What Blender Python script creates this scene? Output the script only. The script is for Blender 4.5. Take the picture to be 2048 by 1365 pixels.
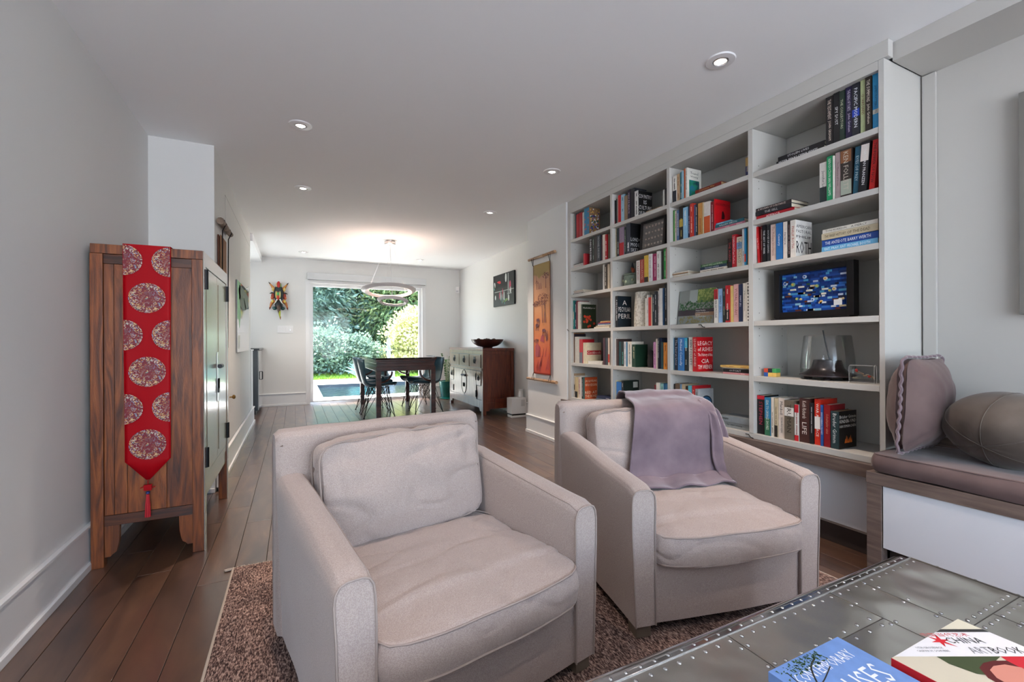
import bpy, bmesh, math, random
from mathutils import Vector, Matrix, noise
R = math.radians
rnd = random.Random(7)
for o in list(bpy.data.objects): bpy.data.objects.remove(o)
scene = bpy.context.scene
COL = scene.collection
# ---------------------------------------------------------------- camera
cam_d = bpy.data.cameras.new('camera'); cam = bpy.data.objects.new('camera', cam_d); COL.objects.link(cam)
YAW = math.atan(434/895.)
cam_d.sensor_width = 36; cam_d.sensor_fit = 'HORIZONTAL'; cam_d.lens = 895/2048*36
cam_d.clip_start = .02; cam_d.clip_end = 200
cam.matrix_world = (Matrix.Translation((0, 0, 1.08)) @ Matrix.Rotation(-YAW, 4, 'Z') @ Matrix.Rotation(R(90), 4, 'X') @ Matrix.Rotation(R(-.25), 4, 'Z'))
scene.camera = cam
# ---------------------------------------------------------------- world, sun, light
world = bpy.data.worlds.new('world'); scene.world = world; world.use_nodes = True
wn = world.node_tree.nodes; wl = world.node_tree.links
sky = wn.new('ShaderNodeTexSky'); sky.sky_type = 'NISHITA'; sky.sun_disc = False
sky.sun_elevation = R(62); sky.sun_rotation = R(-20); sky.air_density = 1.0; sky.dust_density = 1.5
wl.new(sky.outputs[0], wn['Background'].inputs[0]); wn['Background'].inputs[1].default_value = .62
def light(name, kind, loc, energy, col=(1, 1, 1), target=None, **k):
    d = bpy.data.lights.new(name, kind); d.energy = energy; d.color = col
    for a, b in k.items(): setattr(d, a, b)
    o = bpy.data.objects.new(name, d); COL.objects.link(o); o.location = loc
    if target is not None:
        o.rotation_euler = (Vector(target)-Vector(loc)).to_track_quat('-Z', 'Y').to_euler()
    return o
light('sun', 'SUN', (0, 12, 9), 11, (1, .95, .86), target=(.75, 9.9, 0), angle=R(.6))
# portals at the patio door and invented rear window; other area lamps are added fill
light('rear_fill_light', 'AREA', (.62, -2.95, 1.33), 40, (.70, .80, 1), target=(.62, .6, 4.0), shape='RECTANGLE', size=2.9, size_y=2.05)  # added fill lamp behind the camera, tilted up to brighten the ceiling
rp_ = light('invented_window_portal', 'AREA', (.62, -3.04, 1.33), 1, (1, 1, 1), target=(.62, 3, 1.33), shape='RECTANGLE', size=2.95, size_y=2.1); rp_.data.cycles.is_portal = True
light('alcove_fill_light', 'AREA', (-1.26, 7.2, 1.5), 8, (.92, .97, 1), target=(1.5, 6.9, 1.6), shape='RECTANGLE', size=1.6, size_y=1.3)  # added fill for the far room; the alcove wall has no window
dp = light('daylight_patio_door', 'AREA', (1.22, 8.53, 1.07), 1, (1, 1, 1), target=(1.22, 3, 1.07), shape='RECTANGLE', size=1.93, size_y=2.05); dp.data.cycles.is_portal = True
scene.view_settings.view_transform = 'Standard'; scene.view_settings.look = 'None'
scene.view_settings.gamma = 1; scene.view_settings.use_curve_mapping = False
scene.view_settings.exposure = 1.36
scene.cycles.max_bounces = 8; scene.cycles.diffuse_bounces = 5; scene.cycles.transparent_max_bounces = 12
scene.cycles.use_denoising = True; scene.cycles.sample_clamp_indirect = 6
scene.cycles.caustics_reflective = False; scene.cycles.caustics_refractive = False
# ---------------------------------------------------------------- materials
def lin(h):
    if isinstance(h, str):
        c = [int(h[i:i+2], 16)/255 for i in (0, 2, 4)]
        return tuple(((v+.055)/1.055)**2.4 if v > .04 else v/12.92 for v in c)+(1,)
    return tuple(h)+(1,) if len(h) == 3 else h
MC = {}
def mat(name, col=(.8, .8, .8), rough=.5, metal=0, **k):
    if name in MC: return MC[name]
    m = bpy.data.materials.new(name); m.use_nodes = True; MC[name] = m
    n = m.node_tree.nodes; l = m.node_tree.links; b = n['Principled BSDF']
    b.inputs['Base Color'].default_value = lin(col); b.inputs['Roughness'].default_value = rough
    b.inputs['Metallic'].default_value = metal
    if 'spec' in k: b.inputs['Specular IOR Level'].default_value = k['spec']
    if 'coat' in k: b.inputs['Coat Weight'].default_value = k['coat']; b.inputs['Coat Roughness'].default_value = k.get('coat_rough', .06)
    if 'sheen' in k: b.inputs['Sheen Weight'].default_value = k['sheen']; b.inputs['Sheen Roughness'].default_value = .4
    if 'trans' in k: b.inputs['Transmission Weight'].default_value = k['trans']
    if 'ior' in k: b.inputs['IOR'].default_value = k['ior']
    if 'emit' in k: b.inputs['Emission Color'].default_value = lin(k.get('ecol', col)); b.inputs['Emission Strength'].default_value = k['emit']
    if 'noise' in k or 'ramp' in k or 'bump' in k:
        tc = n.new('ShaderNodeTexCoord'); mp = n.new('ShaderNodeMapping'); l.new(tc.outputs['Object'], mp.inputs[0])
        mp.inputs['Scale'].default_value = k.get('scale', (1, 1, 1))
        tx = n.new('ShaderNodeTexNoise'); l.new(mp.outputs[0], tx.inputs[0])
        tx.inputs['Scale'].default_value = k.get('ns', 6); tx.inputs['Detail'].default_value = k.get('det', 4)
        tx.inputs['Distortion'].default_value = k.get('dist', 0)
        if 'ramp' in k:
            r = n.new('ShaderNodeValToRGB'); l.new(tx.outputs[0], r.inputs[0]); e = r.color_ramp.elements
            pts = k['ramp']
            while len(e) < len(pts): e.new(.5)
            for i, (p, c) in enumerate(pts): e[i].position = p; e[i].color = lin(c)
            l.new(r.outputs[0], b.inputs['Base Color'])
            if k.get('objrand'):
                oi = n.new('ShaderNodeObjectInfo'); mr = n.new('ShaderNodeMapRange'); l.new(oi.outputs['Random'], mr.inputs[0])
                mr.inputs[3].default_value = 1-k['objrand']; mr.inputs[4].default_value = 1+k['objrand']
                mx = n.new('ShaderNodeMix'); mx.data_type = 'RGBA'; mx.blend_type = 'MULTIPLY'; mx.inputs[0].default_value = 1
                l.new(r.outputs[0], mx.inputs[6]); l.new(mr.outputs[0], mx.inputs[7]); l.new(mx.outputs[2], b.inputs['Base Color'])
                va = n.new('ShaderNodeVectorMath'); va.operation = 'ADD'; vs = n.new('ShaderNodeVectorMath'); vs.operation = 'SCALE'
                vs.inputs[0].default_value = (37, 21, 13); l.new(oi.outputs['Random'], vs.inputs['Scale'])
                l.new(mp.outputs[0], va.inputs[0]); l.new(vs.outputs[0], va.inputs[1]); l.new(va.outputs[0], tx.inputs[0])
        if 'bump' in k:
            bp = n.new('ShaderNodeBump'); bp.inputs['Strength'].default_value = k['bump']; bp.inputs['Distance'].default_value = k.get('bd', .01)
            t2 = n.new('ShaderNodeTexNoise'); t2.inputs['Scale'].default_value = k.get('bs', 40); l.new(mp.outputs[0], t2.inputs[0])
            t2.inputs['Detail'].default_value = k.get('bdet', 3)
            l.new(t2.outputs[0], bp.inputs['Height']); l.new(bp.outputs[0], b.inputs['Normal'])
    return m
def colmat(name, rough=.5, var=.0, metal=0, coat=0):
    # one material for many alike things: the colour is the object's own colour
    m = bpy.data.materials.new(name); m.use_nodes = True
    n = m.node_tree.nodes; l = m.node_tree.links; b = n['Principled BSDF']; oi = n.new('ShaderNodeObjectInfo')
    b.inputs['Roughness'].default_value = rough; b.inputs['Metallic'].default_value = metal; b.inputs['Coat Weight'].default_value = coat
    if var:
        tc = n.new('ShaderNodeTexCoord'); tx = n.new('ShaderNodeTexNoise'); tx.inputs['Scale'].default_value = 38; l.new(tc.outputs['Object'], tx.inputs[0])
        mr = n.new('ShaderNodeMapRange'); l.new(tx.outputs[0], mr.inputs[0]); mr.inputs[3].default_value = 1-var; mr.inputs[4].default_value = 1+var
        mx = n.new('ShaderNodeMix'); mx.data_type = 'RGBA'; mx.blend_type = 'MULTIPLY'; mx.inputs[0].default_value = 1
        l.new(oi.outputs['Color'], mx.inputs[6]); l.new(mr.outputs[0], mx.inputs[7]); l.new(mx.outputs[2], b.inputs['Base Color'])
    else: l.new(oi.outputs['Color'], b.inputs['Base Color'])
    MC[name] = m; return m
COVER = colmat('book_cover', .38, .18); PRINT = colmat('flat_print', .55)
PAINT = colmat('painted', .4); GLOSSP = colmat('gloss_painted', .22)
WALL = mat('wall_paint', (.74, .745, .73), .75, bump=.04, bs=120, bd=.002)
CEIL = mat('ceiling_paint', (.90, .915, .92), .85, bump=.03, bs=90, bd=.002)
WALLDIM = mat('dimmed_wall_paint', (.50, .485, .455), .5)  # right wall and bulkhead: colour darkened to offset too much light there
TRIM = mat('trim_paint', (.80, .81, .81), .32)
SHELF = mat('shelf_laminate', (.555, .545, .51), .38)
PAGES = mat('paper', 'ddd3be', .8, ramp=[(.3, 'cfc3aa'), (.7, 'e6decb')], scale=(1, 90, 1), ns=14)
PAGESB = mat('tanned_paper', 'a98a63', .8)
WOODOAK = mat('greybrown_oak', '6f6058', .42, ramp=[(.3, '5d4f48'), (.55, '72625a'), (.8, '857369')], scale=(14, 1.2, 14), ns=5, det=6, bump=.1, bs=30)
WHITEPANEL = mat('white_lacquer_panel', (.72, .74, .78), .18, coat=.3)
DARKKICK = mat('dark_toe_kick', '3a3230', .4)
FLOORWOOD = mat('floor_wood', '4b3428', .42, ramp=[(.25, '33211a'), (.42, '4a3225'), (.6, '5e4230'), (.80, '7a573f')], scale=(5, 1.1, 5), ns=2.0, det=8, dist=.6, objrand=.20, coat=1, coat_rough=.22, spec=.6)
FLOORWOOD.node_tree.nodes['Principled BSDF'].inputs['Coat IOR'].default_value = 1.85
FLOORGAP = mat('subfloor', '15100d', .8)
LINEN = mat('linen', 'b09f96', .85, sheen=.3, ramp=[(.40, 'a3948e'), (.60, 'b3a59e')], ns=420, det=1, bump=.3, bs=420, bd=.0025, spec=.2)
LINENSEAM = mat('linen_seam', '9c8e87', .85)
VELVET = mat('mauve_velvet', '6d5a58', .75, sheen=.25, ramp=[(.3, '5c4b4a'), (.7, '75625f')], ns=5, det=5, spec=.15)
VELVETG = mat('taupe_velvet', '5f5650', .75, sheen=.25, ramp=[(.3, '504842'), (.7, '6d635b')], ns=6, det=6, spec=.15)
FLEECE = mat('mauve_fleece', '7a6a73', .9, sheen=.6, ramp=[(.3, '6b5d66'), (.7, '85757c')], ns=7, det=6, bump=.3, bs=260, bd=.003, spec=.1)
ELM = mat('old_elm', '6b3a1e', .42, ramp=[(.28, '3d1c0b'), (.44, '6a3515'), (.56, '85461d'), (.78, 'a05d2a')], scale=(9, 9, .75), ns=2.4, det=10, dist=2.6, objrand=.12, bump=.25, bs=60, bd=.003)
ELMDARK = mat('old_elm_dark', '4a2616', .42, ramp=[(.30, '2a140c'), (.5, '4c2715'), (.75, '6b3a20')], scale=(1.5, 16, 16), ns=2.6, det=8, dist=1.4, objrand=.1)
LACQ = mat('worn_gloss_lacquer', '8b7a6a', .22, ramp=[(.3, '74665a'), (.7, '988878')], scale=(20, 20, 1.5), ns=3, det=6, coat=1, coat_rough=.16)
LACQS = mat('silvery_brown_lacquer', '6f5848', .25, ramp=[(.3, '5c4636'), (.7, '846a54')], scale=(20, 20, 1.5), ns=3, det=6, coat=.45, coat_rough=.30)
REDWOOD = mat('red_brown_wood', '5c2413', .36, ramp=[(.3, '451809'), (.55, '662a15'), (.8, '7f3a1e')], scale=(14, 14, 1.4), ns=3, det=8, dist=.8, coat=.3)
ROSEWOOD = mat('rosewood', '3e1a12', .28, ramp=[(.3, '29100b'), (.7, '52241a')], scale=(2, 12, 12), ns=3, det=6, coat=.6)
IRON = mat('black_iron', '17171a', .4, .7)
BRASS = mat('aged_brass', '9a7a44', .35, .9)
CHROME = mat('chrome', (.75, .76, .78), .12, 1)
STEEL = mat('brushed_steel', (.62, .62, .62), .3, 1)
WIRE = mat('dark_wire', '3a3634', .3, .8)
def plated():
    m = mat('riveted_aluminium', (.74, .73, .69), .26, 1, bump=.45, bs=4.5, bd=.03, bdet=2)
    return m
ALU = plated(); ALUD = mat('worn_aluminium_bright', (.62, .62, .63), .12, 1, bump=.12, bs=5, bd=.02)
TEAL = mat('teal_plastic', '33525c', .35)
CUSHG = mat('grey_seat_felt', '7f7f7c', .9)
BLACKP = mat('black_plastic', '101012', .3)
WHITEP = mat('white_plastic', (.78, .78, .78), .35)
def glassmat(name, tint=(1, 1, 1), refl=1.0):
    m = bpy.data.materials.new(name); m.use_nodes = True; n = m.node_tree.nodes; l = m.node_tree.links
    out = n['Material Output']; n.remove(n['Principled BSDF'])
    t = n.new('ShaderNodeBsdfTransparent'); t.inputs[0].default_value = lin(tint); g = n.new('ShaderNodeBsdfGlossy'); g.inputs['Roughness'].default_value = .01
    f = n.new('ShaderNodeFresnel'); f.inputs[0].default_value = 1.5; mu = n.new('ShaderNodeMath'); mu.operation = 'MULTIPLY'; mu.inputs[1].default_value = refl
    mx = n.new('ShaderNodeMixShader'); l.new(f.outputs[0], mu.inputs[0]); l.new(mu.outputs[0], mx.inputs[0]); l.new(t.outputs[0], mx.inputs[1]); l.new(g.outputs[0], mx.inputs[2]); l.new(mx.outputs[0], out.inputs[0])
    MC[name] = m; return m
GLASS = glassmat('window_glass', (.97, .99, .98), .30); CLEAR = glassmat('clear_glass', (.985, .99, .99), .55)
# ---------------------------------------------------------------- mesh helpers
class M:
    def __init__(s): s.v = []; s.f = []
    def add(s, vs, fs):
        b = len(s.v); s.v += [tuple(p) for p in vs]; s.f += [tuple(b+i for i in f) for f in fs]; return s
    def box(s, x0, x1, y0, y1, z0, z1):
        return s.add([(x, y, z) for x in (x0, x1) for y in (y0, y1) for z in (z0, z1)],
                     [(0, 1, 3, 2), (4, 6, 7, 5), (0, 4, 5, 1), (2, 3, 7, 6), (0, 2, 6, 4), (1, 5, 7, 3)])
    def tube(s, pts, r, n=8, closed=False, caps=True):
        pts = [Vector(p) for p in pts]; k = len(pts); rr = r if isinstance(r, (list, tuple)) else [r]*k
        up = None; vs = []; fs = []
        for i, p in enumerate(pts):
            a = pts[i-1] if (i or closed) else p; b = pts[(i+1) % k] if (i < k-1 or closed) else p
            t = (b-a).normalized()
            if up is None: up = t.orthogonal().normalized()
            up = (up-t*up.dot(t)); up = up.normalized() if up.length > 1e-6 else t.orthogonal().normalized()
            w = t.cross(up)
            for j in range(n):
                an = 2*math.pi*j/n; vs.append(p+(up*math.cos(an)+w*math.sin(an))*rr[i])
        for i in range(k if closed else k-1):
            for j in range(n):
                a = i*n+j; b = i*n+(j+1) % n; c = ((i+1) % k)*n+(j+1) % n; d = ((i+1) % k)*n+j; fs.append((a, b, c, d))
        if caps and not closed: fs.append(tuple(range(n))[::-1]); fs.append(tuple((k-1)*n+j for j in range(n)))
        return s.add(vs, fs)
    def lathe(s, prof, n=24, c=(0, 0, 0), caps=True):
        vs = []; fs = []
        for r, z in prof:
            for j in range(n):
                a = 2*math.pi*j/n; vs.append((c[0]+r*math.cos(a), c[1]+r*math.sin(a), c[2]+z))
        for i in range(len(prof)-1):
            for j in range(n): fs.append((i*n+j, i*n+(j+1) % n, (i+1)*n+(j+1) % n, (i+1)*n+j))
        if caps: fs.append(tuple(range(n))[::-1]); fs.append(tuple((len(prof)-1)*n+j for j in range(n)))
        return s.add(vs, fs)
    def prism(s, poly, ax, a, b):
        # poly in the two other axes (order x,y,z without ax), extruded a..b along ax
        def P(p, t): q = [p[0], p[1]]; q.insert(ax, t); return q
        n = len(poly); vs = [P(p, a) for p in poly]+[P(p, b) for p in poly]
        return s.add(vs, [tuple(range(n)), tuple(range(n, 2*n))[::-1]]+[(i, i+n, (i+1) % n+n, (i+1) % n) for i in range(n)])
    def grid(s, fn, nu, nv, cu=False):
        vs = [fn(i/(nu if cu else nu-1) if nu > 1 else 0, j/(nv-1)) for i in range(nu) for j in range(nv)]
        fs = [(i*nv+j, ((i+1) % nu)*nv+j, ((i+1) % nu)*nv+j+1, i*nv+j+1) for i in range(nu if cu else nu-1) for j in range(nv-1)]
        return s.add(vs, fs)
    def ell(s, c, r, n=12, m=8, rot=None):
        def f(u, v):
            a = u*2*math.pi; b = (v-.5)*math.pi*.999
            p = Vector((r[0]*math.cos(a)*math.cos(b), r[1]*math.sin(a)*math.cos(b), r[2]*math.sin(b)))
            if rot: p = rot @ p
            return p+Vector(c)
        return s.grid(f, n, m, True)
def mk(name, m, material, parent=None, bevel=0, seg=2, smooth=False, color=None, label=None, solid=0, subd=0):
    me = bpy.data.meshes.new(name); me.from_pydata(m.v, [], m.f)
    bm = bmesh.new(); bm.from_mesh(me); bmesh.ops.recalc_face_normals(bm, faces=bm.faces)
    if bevel:
        es = [e for e in bm.edges if len(e.link_faces) == 2 and e.calc_face_angle(0) > .5]
        bmesh.ops.bevel(bm, geom=es, offset=bevel, segments=seg, profile=.6, affect='EDGES', clamp_overlap=True)
    bm.to_mesh(me); bm.free()
    if smooth or bevel:
        me.shade_smooth()
        try: me.set_sharp_from_angle(angle=R(smooth if smooth and smooth is not True else 50))
        except Exception: pass
    if material: me.materials.append(material)
    o = bpy.data.objects.new(name, me); COL.objects.link(o)
    if parent: o.parent = parent
    if color: o.color = lin(color)
    if label: o['label'] = label
    if bevel and not smooth:
        q = o.modifiers.new('wn', 'WEIGHTED_NORMAL'); q.keep_sharp = True; q.weight = 80
    if solid:
        q = o.modifiers.new('solid', 'SOLIDIFY'); q.thickness = solid; q.offset = 0
    if subd:
        q = o.modifiers.new('sub', 'SUBSURF'); q.levels = q.render_levels = subd
    return o
def tag(o, label, cat, group=None):
    o['label'] = label; o['category'] = cat
    if group: o['group'] = group
    return o
def T(name, label, cat, loc=(0, 0, 0), rz=0, group=None, rot=None):
    o = bpy.data.objects.new(name, None); COL.objects.link(o); o.empty_display_size = .05
    o.location = loc; o.rotation_euler = rot or (0, 0, rz)
    return tag(o, label, cat, group)
def S(o): o['kind'] = 'structure'; return o
def dup(o, loc=None, parent=None, rz=None, label=None):
    c = o.copy(); COL.objects.link(c)
    if parent: c.parent = parent
    if loc: c.location = loc
    if rz is not None: c.rotation_euler = (0, 0, rz)
    if label: c['label'] = label
    for ch in list(o.children): dup(ch, parent=c)
    return c
def smoothpath(pts, k=6):
    pts = [Vector(p) for p in pts]; out = []
    for i in range(len(pts)-1):
        p0 = pts[max(i-1, 0)]; p1 = pts[i]; p2 = pts[i+1]; p3 = pts[min(i+2, len(pts)-1)]
        for j in range(k):
            t = j/k; out.append(.5*((2*p1)+(-p0+p2)*t+(2*p0-5*p1+4*p2-p3)*t*t+(-p0+3*p1-3*p2+p3)*t**3))
    out.append(pts[-1]); return out
TXT = {}
def textmesh(s):
    if s not in TXT:
        cu = bpy.data.curves.new('txt', 'FONT'); cu.body = s; cu.resolution_u = 1; cu.size = 1
        ob = bpy.data.objects.new('txt', cu); me = bpy.data.meshes.new_from_object(ob)
        vs = [v.co.copy() for v in me.vertices]; fs = [tuple(p.vertices) for p in me.polygons]
        bpy.data.objects.remove(ob); bpy.data.meshes.remove(me)
        if vs:
            x0 = min(v.x for v in vs); x1 = max(v.x for v in vs); y0 = min(v.y for v in vs); y1 = max(v.y for v in vs)
            vs = [((v.x-x0)/(x1-x0), (v.y-y0)/(y1-y0)) for v in vs]; TXT[s] = (vs, fs, (x1-x0)/(y1-y0))
        else: TXT[s] = ([], [], 1)
    return TXT[s]
def addtext(m, s, o, dx, dy, w, h, keep=True, center=True):
    # text in a w x h box whose lower left corner is o, along dx, up dy
    vs, fs, asp = textmesh(s)
    if not vs: return
    o = Vector(o); dx = Vector(dx); dy = Vector(dy); ww, hh = w, h
    if keep:
        if ww/hh > asp*1.15: ww = hh*asp*1.15
        elif ww/hh < asp*.55: hh = ww/(asp*.55)
    ox = (w-ww)/2 if center else 0; oy = (h-hh)/2
    m.add([o+dx*(ox+v[0]*ww)+dy*(oy+v[1]*hh) for v in vs], fs)
# ================================================================ THE ROOM
def wbox(name, b, m, par=None, bevel=0, **k): return mk(name, M().box(*b), m, par, bevel=bevel, **k)
floor = S(wbox('floor', (-1.4, 3.15, -3.05, 8.62, -.06, -.012), FLOORGAP)); floor['label'] = 'dark brown hand-scraped hardwood plank floor'
W = .133; n = 0; pm = {}
far = M()
for i in range(31):
    x0 = -.93+W*i-.000; y = -2.9+rnd.random()*1.1
    ys = [-3.0]
    while y < 8.45: ys.append(y); y += rnd.uniform(.75, 1.7)
    ys.append(8.5)
    for a, b in zip(ys, ys[1:]):
        m = M().box(x0+.0009, x0+W-.0009, a+.0009, b-.0009, -.013, rnd.uniform(-.0006, 0))
        vis = b > .9 and n < 295 and x0 < 2.9
        if vis: mk('plank', m, FLOORWOOD, floor, bevel=.0012, seg=1); n += 1
        else: far.add(m.v, m.f)
o = mk('planks_out_of_sight', far, FLOORWOOD, floor); o.name = 'plank_field'; o['kind'] = 'stuff'
S(wbox('wall_left', (-1.0, -.90, -3.05, 3.84, 0, 2.5), WALL))
S(wbox('wall_left_return', (-1.0, -.52, 3.84, 3.94, 0, 2.5), WALL))
wf = S(mk('wall_left_far', M().box(-.62, -.52, 3.94, 6.72, 0, 2.5).box(-.62, -.515, 6.72, 6.98, 0, .965), WALL))
wbox('ledge_cap', (-.64, -.505, 6.60, 7.0, .965, .982), TRIM, wf, bevel=.003)
S(wbox('wall_alcove', (-1.4, -1.3, 3.9, 8.6, 0, 2.5), WALL))
S(wbox('wall_alcove_return', (-1.3, -.62, 6.0, 6.1, 0, 2.5), WALL))
S(mk('wall_far', M().box(-1.4, .235, 8.5, 8.62, 0, 2.5).box(2.20, 3.1, 8.5, 8.62, 0, 2.5).box(.235, 2.20, 8.5, 8.62, 2.10, 2.5), WALL))
S(wbox('wall_right_far', (2.96, 3.1, 4.72, 8.5, 0, 2.5), WALL))
S(wbox('wall_pillar', (2.50, 3.1, 3.875, 4.72, 0, 2.5), WALL))
wr = S(wbox('wall_right', (2.87, 3.0, -3.05, 3.875, 0, 2.5), WALLDIM))
S(wbox('trim_1', (2.853, 2.869, 1.075, 1.128, .47, 2.405), WALLDIM, bevel=.002))
S(mk('wall_back', M().box(-1.0, -.9, -3.15, -3.0, 0, 2.5).box(-.9, 2.9, -3.15, -3.0, 0, .25).box(-.9, 2.9, -3.15, -3.0, 2.42, 2.5).box(2.15, 2.9, -3.15, -3.0, .25, 2.42), WALL))
cl = S(wbox('ceiling', (-1.4, 3.15, -3.15, 8.62, 2.5, 2.56), CEIL))
S(wbox('ceiling_bulkhead', (2.575, 2.87, -3.0, 1.128, 2.41, 2.499), WALLDIM))
S(wbox('ceiling_soffit_left', (-1.3, -.49, 6.72, 8.5, 2.40, 2.499), CEIL))
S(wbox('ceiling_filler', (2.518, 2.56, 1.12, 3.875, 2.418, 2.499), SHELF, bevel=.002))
S(wbox('sky_blocker_slab', (-1.5, 3.5, -5.6, -3.16, 2.44, 2.6), WALL))  # unseen slab added to keep direct sky light out of the rear opening
# invented window behind the camera, unseen, lets light in from the rear
w2 = S(mk('invented_rear_window', M().box(-.9, 2.15, -3.12, -3.05, .25, .31).box(-.9, 2.15, -3.12, -3.05, 2.36, 2.42).box(-.9, -.84, -3.12, -3.05, .31, 2.36).box(2.09, 2.15, -3.12, -3.05, .31, 2.36).box(.58, .66, -3.12, -3.05, .31, 2.36), TRIM))
# baseboards
def base(name, p, q, nx, ny, ext=0):
    # along p->q, normal (nx, ny) into the room
    (x0, y0), (x1, y1) = p, q; m = M()
    for t, z0, z1 in ((.014, 0, .21), (.022, .198, .213), (.026, 0, .032)):
        m.box(min(x0, x1, x0+nx*t), max(x0, x1, x0+nx*t), min(y0, y1, y0+ny*t), max(y0, y1, y0+ny*t), z0, z1)
    return S(mk(name, m, TRIM, bevel=.002, seg=1))
base('baseboard_left', (-.90, -3), (-.90, 3.84), 1, 0)
base('baseboard_return', (-.90, 3.84), (-.52, 3.84), 0, -1)
base('baseboard_left_far', (-.515, 3.84), (-.515, 6.99), 1, 0)
base('baseboard_far', (-1.3, 8.5), (.17, 8.5), 0, -1)
base('baseboard_far_right', (2.27, 8.5), (2.96, 8.5), 0, -1)
base('baseboard_right_far', (2.96, 4.72), (2.96, 8.5), -1, 0)
base('baseboard_pillar', (2.50, 3.99), (2.50, 4.745), -1, 0)
# flush closet doors in the left wall
d1 = S(mk('door_1', M().box(-.5195, -.5165, 4.40, 5.49, .225, 2.30).box(-.5195, -.5165, 5.496, 6.60, .225, 2.30), WALL, bevel=.001, seg=1))
mk('door_gap', M().box(-.5198, -.5190, 4.392, 6.608, 2.3005, 2.309), BLACKP, d1)
mk('door_knob', M().lathe([(.006, 0), (.006, .018), (.017, .026), (.019, .036), (.012, .044), (.0, .046)], 14), BRASS, d1, smooth=True).matrix_world = Matrix.Translation((-.517, 4.60, .60)) @ Matrix.Rotation(R(90), 4, 'Y')
# ---- patio door / window
w1 = S(mk('window_1', M().box(.165, .235, 8.478, 8.50, 0, 2.10).box(2.20, 2.27, 8.478, 8.50, 0, 2.10).box(.165, 2.27, 8.478, 8.50, 2.10, 2.16), TRIM, bevel=.003))
mk('window_frame', M().box(.235, .285, 8.54, 8.60, .0, 2.10).box(2.15, 2.20, 8.54, 8.60, .0, 2.10).box(.285, 2.15, 8.54, 8.60, 2.05, 2.10).box(.285, 2.15, 8.54, 8.60, .0, .045), TRIM, w1, bevel=.003)
mk('sill_track', M().box(.235, 2.20, 8.50, 8.54, .0, .018).box(.235, 2.20, 8.512, 8.520, .018, .03), STEEL, w1)
mk('pane', M().box(.285, 2.15, 8.566, 8.572, .045, 2.05), GLASS, w1)
rb = T('roller_blind', 'pale grey roller blind cassette above the patio window', 'blind', (1.225, 8.44, 2.155))
mk('cassette', M().box(-1.035, 1.035, -.05, .037, .0, .115), mat('blind_grey', (.62, .64, .65), .5), rb, bevel=.004)
mk('rolled_fabric', M().box(-1.02, 1.02, -.03, .02, -.006, .0), mat('blind_dark', (.2, .2, .2), .8), rb)
# ================================================================ OUTSIDE
PATIO = mat('pale_concrete', (.78, .75, .70), .9, ramp=[(.3, (.70, .67, .62)), (.7, (.84, .81, .76))], ns=3)
S(mk('ground_patio', M().box(-8, 12, 8.62, 9.95, -.2, -.06).box(-8, .46, 9.95, 12.9, -.2, -.06).box(4.4, 12, 9.95, 12.9, -.2, -.06).box(-8, 12, 12.9, 14.6, -.2, -.06), PATIO))
S(mk('ground_rear_bounce', M().box(-14, 16, -24, -3.2, -.2, -.06), PATIO))  # unseen pale ground added to bounce sunlight up onto the ceiling
S(mk('ground_lawn', M().box(-14, 18, 14.6, 40, -.2, -.08), mat('lawn_soil', '55702c', .9, ramp=[(.3, '476026'), (.7, '79963c')], ns=8)))
pw = T('garden_pool', 'dark stone-edged pool of rippled water in the pale patio', 'pool', (2.4, 11.4, -.12))
mk('water', M().box(-1.94, 1.99, -1.44, 1.49, -.04, .0), mat('pool_water', '1b2a33', .05, bump=.5, bs=6, bd=.05), pw)
mk('pool_wall', M().box(-1.94, 2.0, 1.44, 1.5, -.05, .06).box(-1.94, -1.88, -1.45, 1.5, -.05, .06).box(1.94, 2.0, -1.45, 1.5, -.05, .06), mat('pool_stone', '4c5256', .6), pw)
wall_m = mat('garden_wall_stone', '6f6f86', .9, ramp=[(.35, '5f5f76'), (.65, '85849a')], ns=5)
gw = T('garden_wall', 'low mauve-grey stone wall behind the lawn strip', 'wall', (1.5, 17.2, -.08))
for k in range(26):
    for j in range(3):
        mk('stone', M().box(-7.0+k*.56+(j % 2)*.2, -7.0+k*.56+(j % 2)*.2+.545, 0, .3, j*.17, j*.17+.16), wall_m, gw, bevel=.02, seg=1)
gr = M(); rg = random.Random(3)
for k in range(9000):
    x = rg.uniform(-3.5, 8); y = 14.6+2.5*rg.random()**1.3; h = rg.uniform(.05, .13); a = rg.random()*6.28; w = .012
    gr.add([(x-w*math.cos(a), y-w*math.sin(a), -.08), (x+w*math.cos(a), y+w*math.sin(a), -.08), (x+rg.uniform(-.04, .04), y+rg.uniform(-.04, .04), -.08+h)], [(0, 1, 2)])
o = mk('grass', gr, mat('grass_blades', '86a53a', .8)); tag(o, 'sunlit strip of grass beyond the patio', 'grass'); o['kind'] = 'stuff'
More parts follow.
